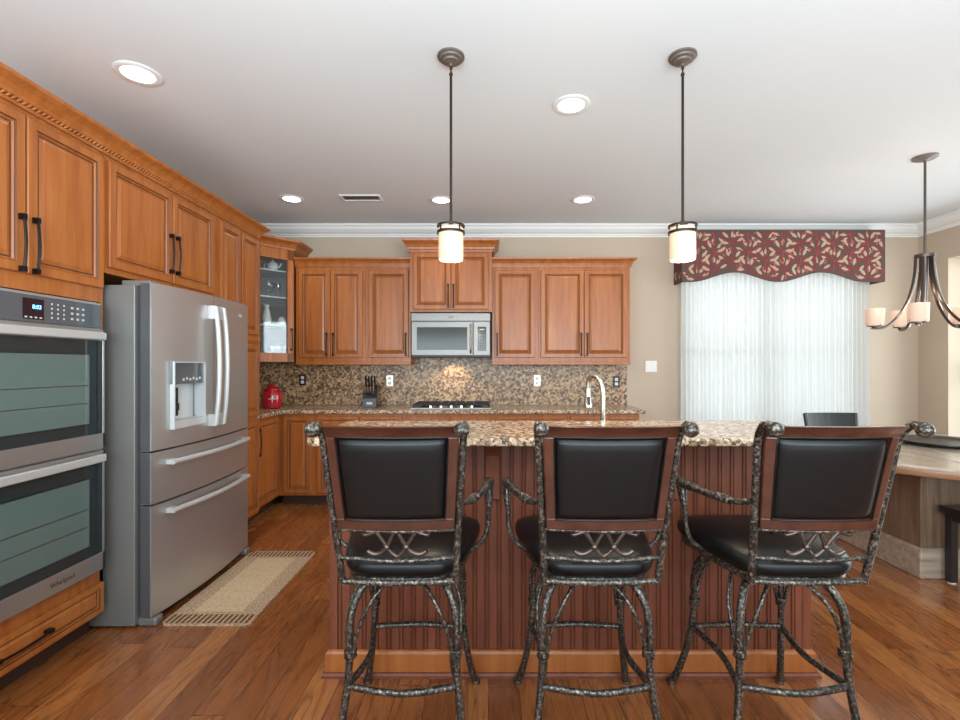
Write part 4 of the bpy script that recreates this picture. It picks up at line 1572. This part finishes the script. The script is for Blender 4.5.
def motif(put, x, z, flip):
    f = -1 if flip else 1
    A = lambda a: a if not flip else PI - a
    jx = lambda: random.uniform(-0.012, 0.012)
    for (dx, dz, a, ln, wd) in ((-0.01, -0.13, 1.45, 0.13, 0.0026), (0.02, -0.02, 0.7, 0.08, 0.0024), (-0.01, 0.02, 2.3, 0.08, 0.0024), (0.0, 0.0, -0.3, 0.08, 0.0024)):
        leaf(put, x + f * dx, z + dz, A(a), ln, wd, 3)
    for (dx, dz, a, ln, wd) in ((0.04, 0.04, 0.9, 0.068, 0.0135), (0.035, -0.005, 0.15, 0.064, 0.012), (-0.025, 0.045, 2.1, 0.068, 0.014), (0.05, -0.05, -0.5, 0.06, 0.012), (-0.04, -0.04, -2.5, 0.064, 0.0125), (0.0, 0.055, 1.5, 0.055, 0.011)):
        leaf(put, x + f * dx + jx(), z + dz + jx(), A(a + random.uniform(-0.25, 0.25)), ln, wd, 1)
    for k in range(5):
        a = k * 2 * PI / 5 + random.random()
        leaf(put, x + 0.012 * math.cos(a), z + 0.012 * math.sin(a), a, 0.036, 0.008, 2)
    for (dx, dz, a, ln, wd) in ((-0.055, 0.005, 2.8, 0.045, 0.009), (-0.02, -0.06, -1.2, 0.052, 0.009), (0.08, 0.03, 0.4, 0.04, 0.009), (0.01, 0.07, 1.2, 0.04, 0.008), (-0.07, 0.06, 1.9, 0.04, 0.009),
                                (0.075, -0.02, -0.9, 0.04, 0.009), (-0.05, 0.085, 1.1, 0.035, 0.008)):
        leaf(put, x + f * dx + jx(), z + dz + jx(), A(a + random.uniform(-0.4, 0.4)), ln, wd, 2 if random.random() < 0.7 else 3)


ci = 0
for col in range(0, 14):
    for rw in range(-1, 5):
        x = VX0 - 0.02 + col * 0.178
        z = 2.16 + rw * 0.185 + (0.092 if col % 2 else 0.0)
        motif(put_front, x, z, (col + rw) % 2 == 1)
for rw in range(0, 4):
    motif(put_side(VX0, -1), VY + 0.09, 2.2 + rw * 0.18, rw % 2 == 1)
    motif(put_side(VX1, 1), VY + 0.09, 2.2 + rw * 0.18, rw % 2 == 1)
vo = va.build('valance', [M['fabricbrown'], M['fabricbeige'], M['fabricred'], M['fabricpink']])
tag(vo, 'brown upholstered valance printed with red and beige leaves', 'valance')

# ------------------------------------------------------------------ rug
rx0, rx1, ry0, ry1 = -1.70, -1.235, 2.48, 3.46
rg = thing('rug', 'beige runner rug with brown striped border before the refrigerator', 'rug', ((rx0 + rx1) / 2, (ry0 + ry1) / 2, 0))
hx, hy = (rx1 - rx0) / 2, (ry1 - ry0) / 2
r_ = MB()
pl = []
rr = 0.04
for (ccx, ccy, a0) in ((hx - rr, hy - rr, 0), (-hx + rr, hy - rr, 90), (-hx + rr, -hy + rr, 180), (hx - rr, -hy + rr, 270)):
    for k_ in range(5):
        an = math.radians(a0 + k_ * 22.5)
        pl.append((ccx + rr * math.cos(an), ccy + rr * math.sin(an)))
MB().prism(pl, 0.0005, 0.009).build('border', M['rugborder'], rg)
MB().box(-hx + 0.1, hx - 0.1, -hy + 0.13, hy - 0.13, 0.009, 0.0105).build('field', M['rugfield'], rg)
nst = 16
for (y0_, y1_) in ((-hy + 0.012, -hy + 0.1), (hy - 0.1, hy - 0.012)):
    s_ = MB()
    for k_ in range(nst):
        x = -hx + 0.025 + k_ * (2 * hx - 0.05) / (nst - 1)
        s_.box(x - 0.006, x + 0.006, y0_, y1_, 0.0088, 0.0102)
    s_.build('stripe_print', M['rugstripe'], rg)

# ------------------------------------------------------------------ dining corner
tb = thing('dining_table', 'round grey-brown wood dining table on a square boxed pedestal', 'table', (CHX, CHY, 0))
RT = 0.92
MB().lathe([(0.0, 0.745), (RT - 0.004, 0.745), (RT - 0.004, 0.752), (RT - 0.012, 0.76), (0.0, 0.76)], n=96).build('table_top', M['oaktop'], tb, smooth=30)
MB().lathe([(0.0, 0.695), (RT - 0.03, 0.695), (RT - 0.006, 0.702), (RT, 0.715), (RT, 0.74), (RT - 0.003, 0.7455), (0.0, 0.7455)], n=96).build('table_edge', M['oakedge'], tb, smooth=30)
for sx in (-0.31, 0.31):
    MB().box(sx - 0.0015, sx + 0.0015, -0.84, 0.84, 0.7595, 0.7606).build('leaf_seam', M['cabdark'], tb)
MB().box(-0.41, 0.41, -0.42, 0.42, 0.19, 0.696).build('pedestal', M['oak'], tb, bevel=0.004)
MB().box(-0.425, 0.425, -0.435, 0.435, 0.0, 0.19).build('plinth', M['oakpale'], tb, bevel=0.008)
ty = MB().lathe([(0.0, 0.0), (0.24, 0.0), (0.255, 0.006), (0.29, 0.022), (0.296, 0.022), (0.296, 0.028), (0.285, 0.028), (0.25, 0.012), (0.235, 0.007), (0.0, 0.006)], n=56)
tyo = ty.build('charger_tray', M['blackwood'], None, smooth=40, loc=(3.40, 3.58, 0.7608))
tag(tyo, 'large round black tray on the dining table', 'tray')

# bench on the near side of the table
bn = thing('dining_bench', 'black wooden bench at the near side of the dining table', 'bench', (3.4, 2.82, 0))
MB().box(-0.575, 0.575, -0.19, 0.19, 0.435, 0.475).build('seat', M['blackwood'], bn, bevel=0.006)
MB().box(-0.53, 0.53, -0.165, -0.145, 0.37, 0.435).box(-0.53, 0.53, 0.145, 0.165, 0.39, 0.435).box(-0.545, -0.525, -0.165, 0.165, 0.39, 0.435).box(0.525, 0.545, -0.165, 0.165, 0.39, 0.435).build('apron', M['blackwood'], bn)
for sx in (-1, 1):
    for sy in (-1, 1):
        lx, ly = sx * 0.53, sy * 0.152
        lo = MB().box(lx - 0.022, lx + 0.022, ly - 0.022, ly + 0.022, 0.008, 0.436).build('leg', M['blackwood'], bn, bevel=0.003)
        MB().lathe([(0.02, 0), (0.02, 0.009), (0, 0.009)], (lx, ly, 0), 12).build('foot_glide', M['offwhite'], lo)

# chair beyond the table
dc = thing('dining_chair', 'black dining chair beyond the table by the curtain', 'chair', (3.19, 4.22, 0))
MB().box(-0.23, 0.23, -0.22, 0.22, 0.43, 0.47).build('seat', M['blackwood'], dc, bevel=0.012)
for sx in (-1, 1):
    MB().tube([(sx * 0.205, 0.2, 0.0), (sx * 0.205, 0.2, 0.45), (sx * 0.22, 0.225, 0.7), (sx * 0.235, 0.255, 0.9)], 0.02, 8).build('back_leg', M['blackwood'], dc, smooth=50)
    MB().box(sx * 0.2 - 0.02, sx * 0.2 + 0.02, -0.21, -0.17, 0, 0.43).build('leg', M['blackwood'], dc)
bk = MB()
rings = []
for j in range(6):
    t = j / 5
    z = 0.62 + 0.285 * t
    row = []
    for i in range(9):
        u = -1 + i / 4
        row.append((u * (0.225 + 0.015 * t), 0.215 + 0.045 * t + 0.02 * (1 - u * u), z))
    row2 = [(x_, y_ - 0.018, z_) for x_, y_, z_ in reversed(row)]
    rings.append(row + row2)
bk.rings(rings)
bk.build('backrest', M['blackwood'], dc)
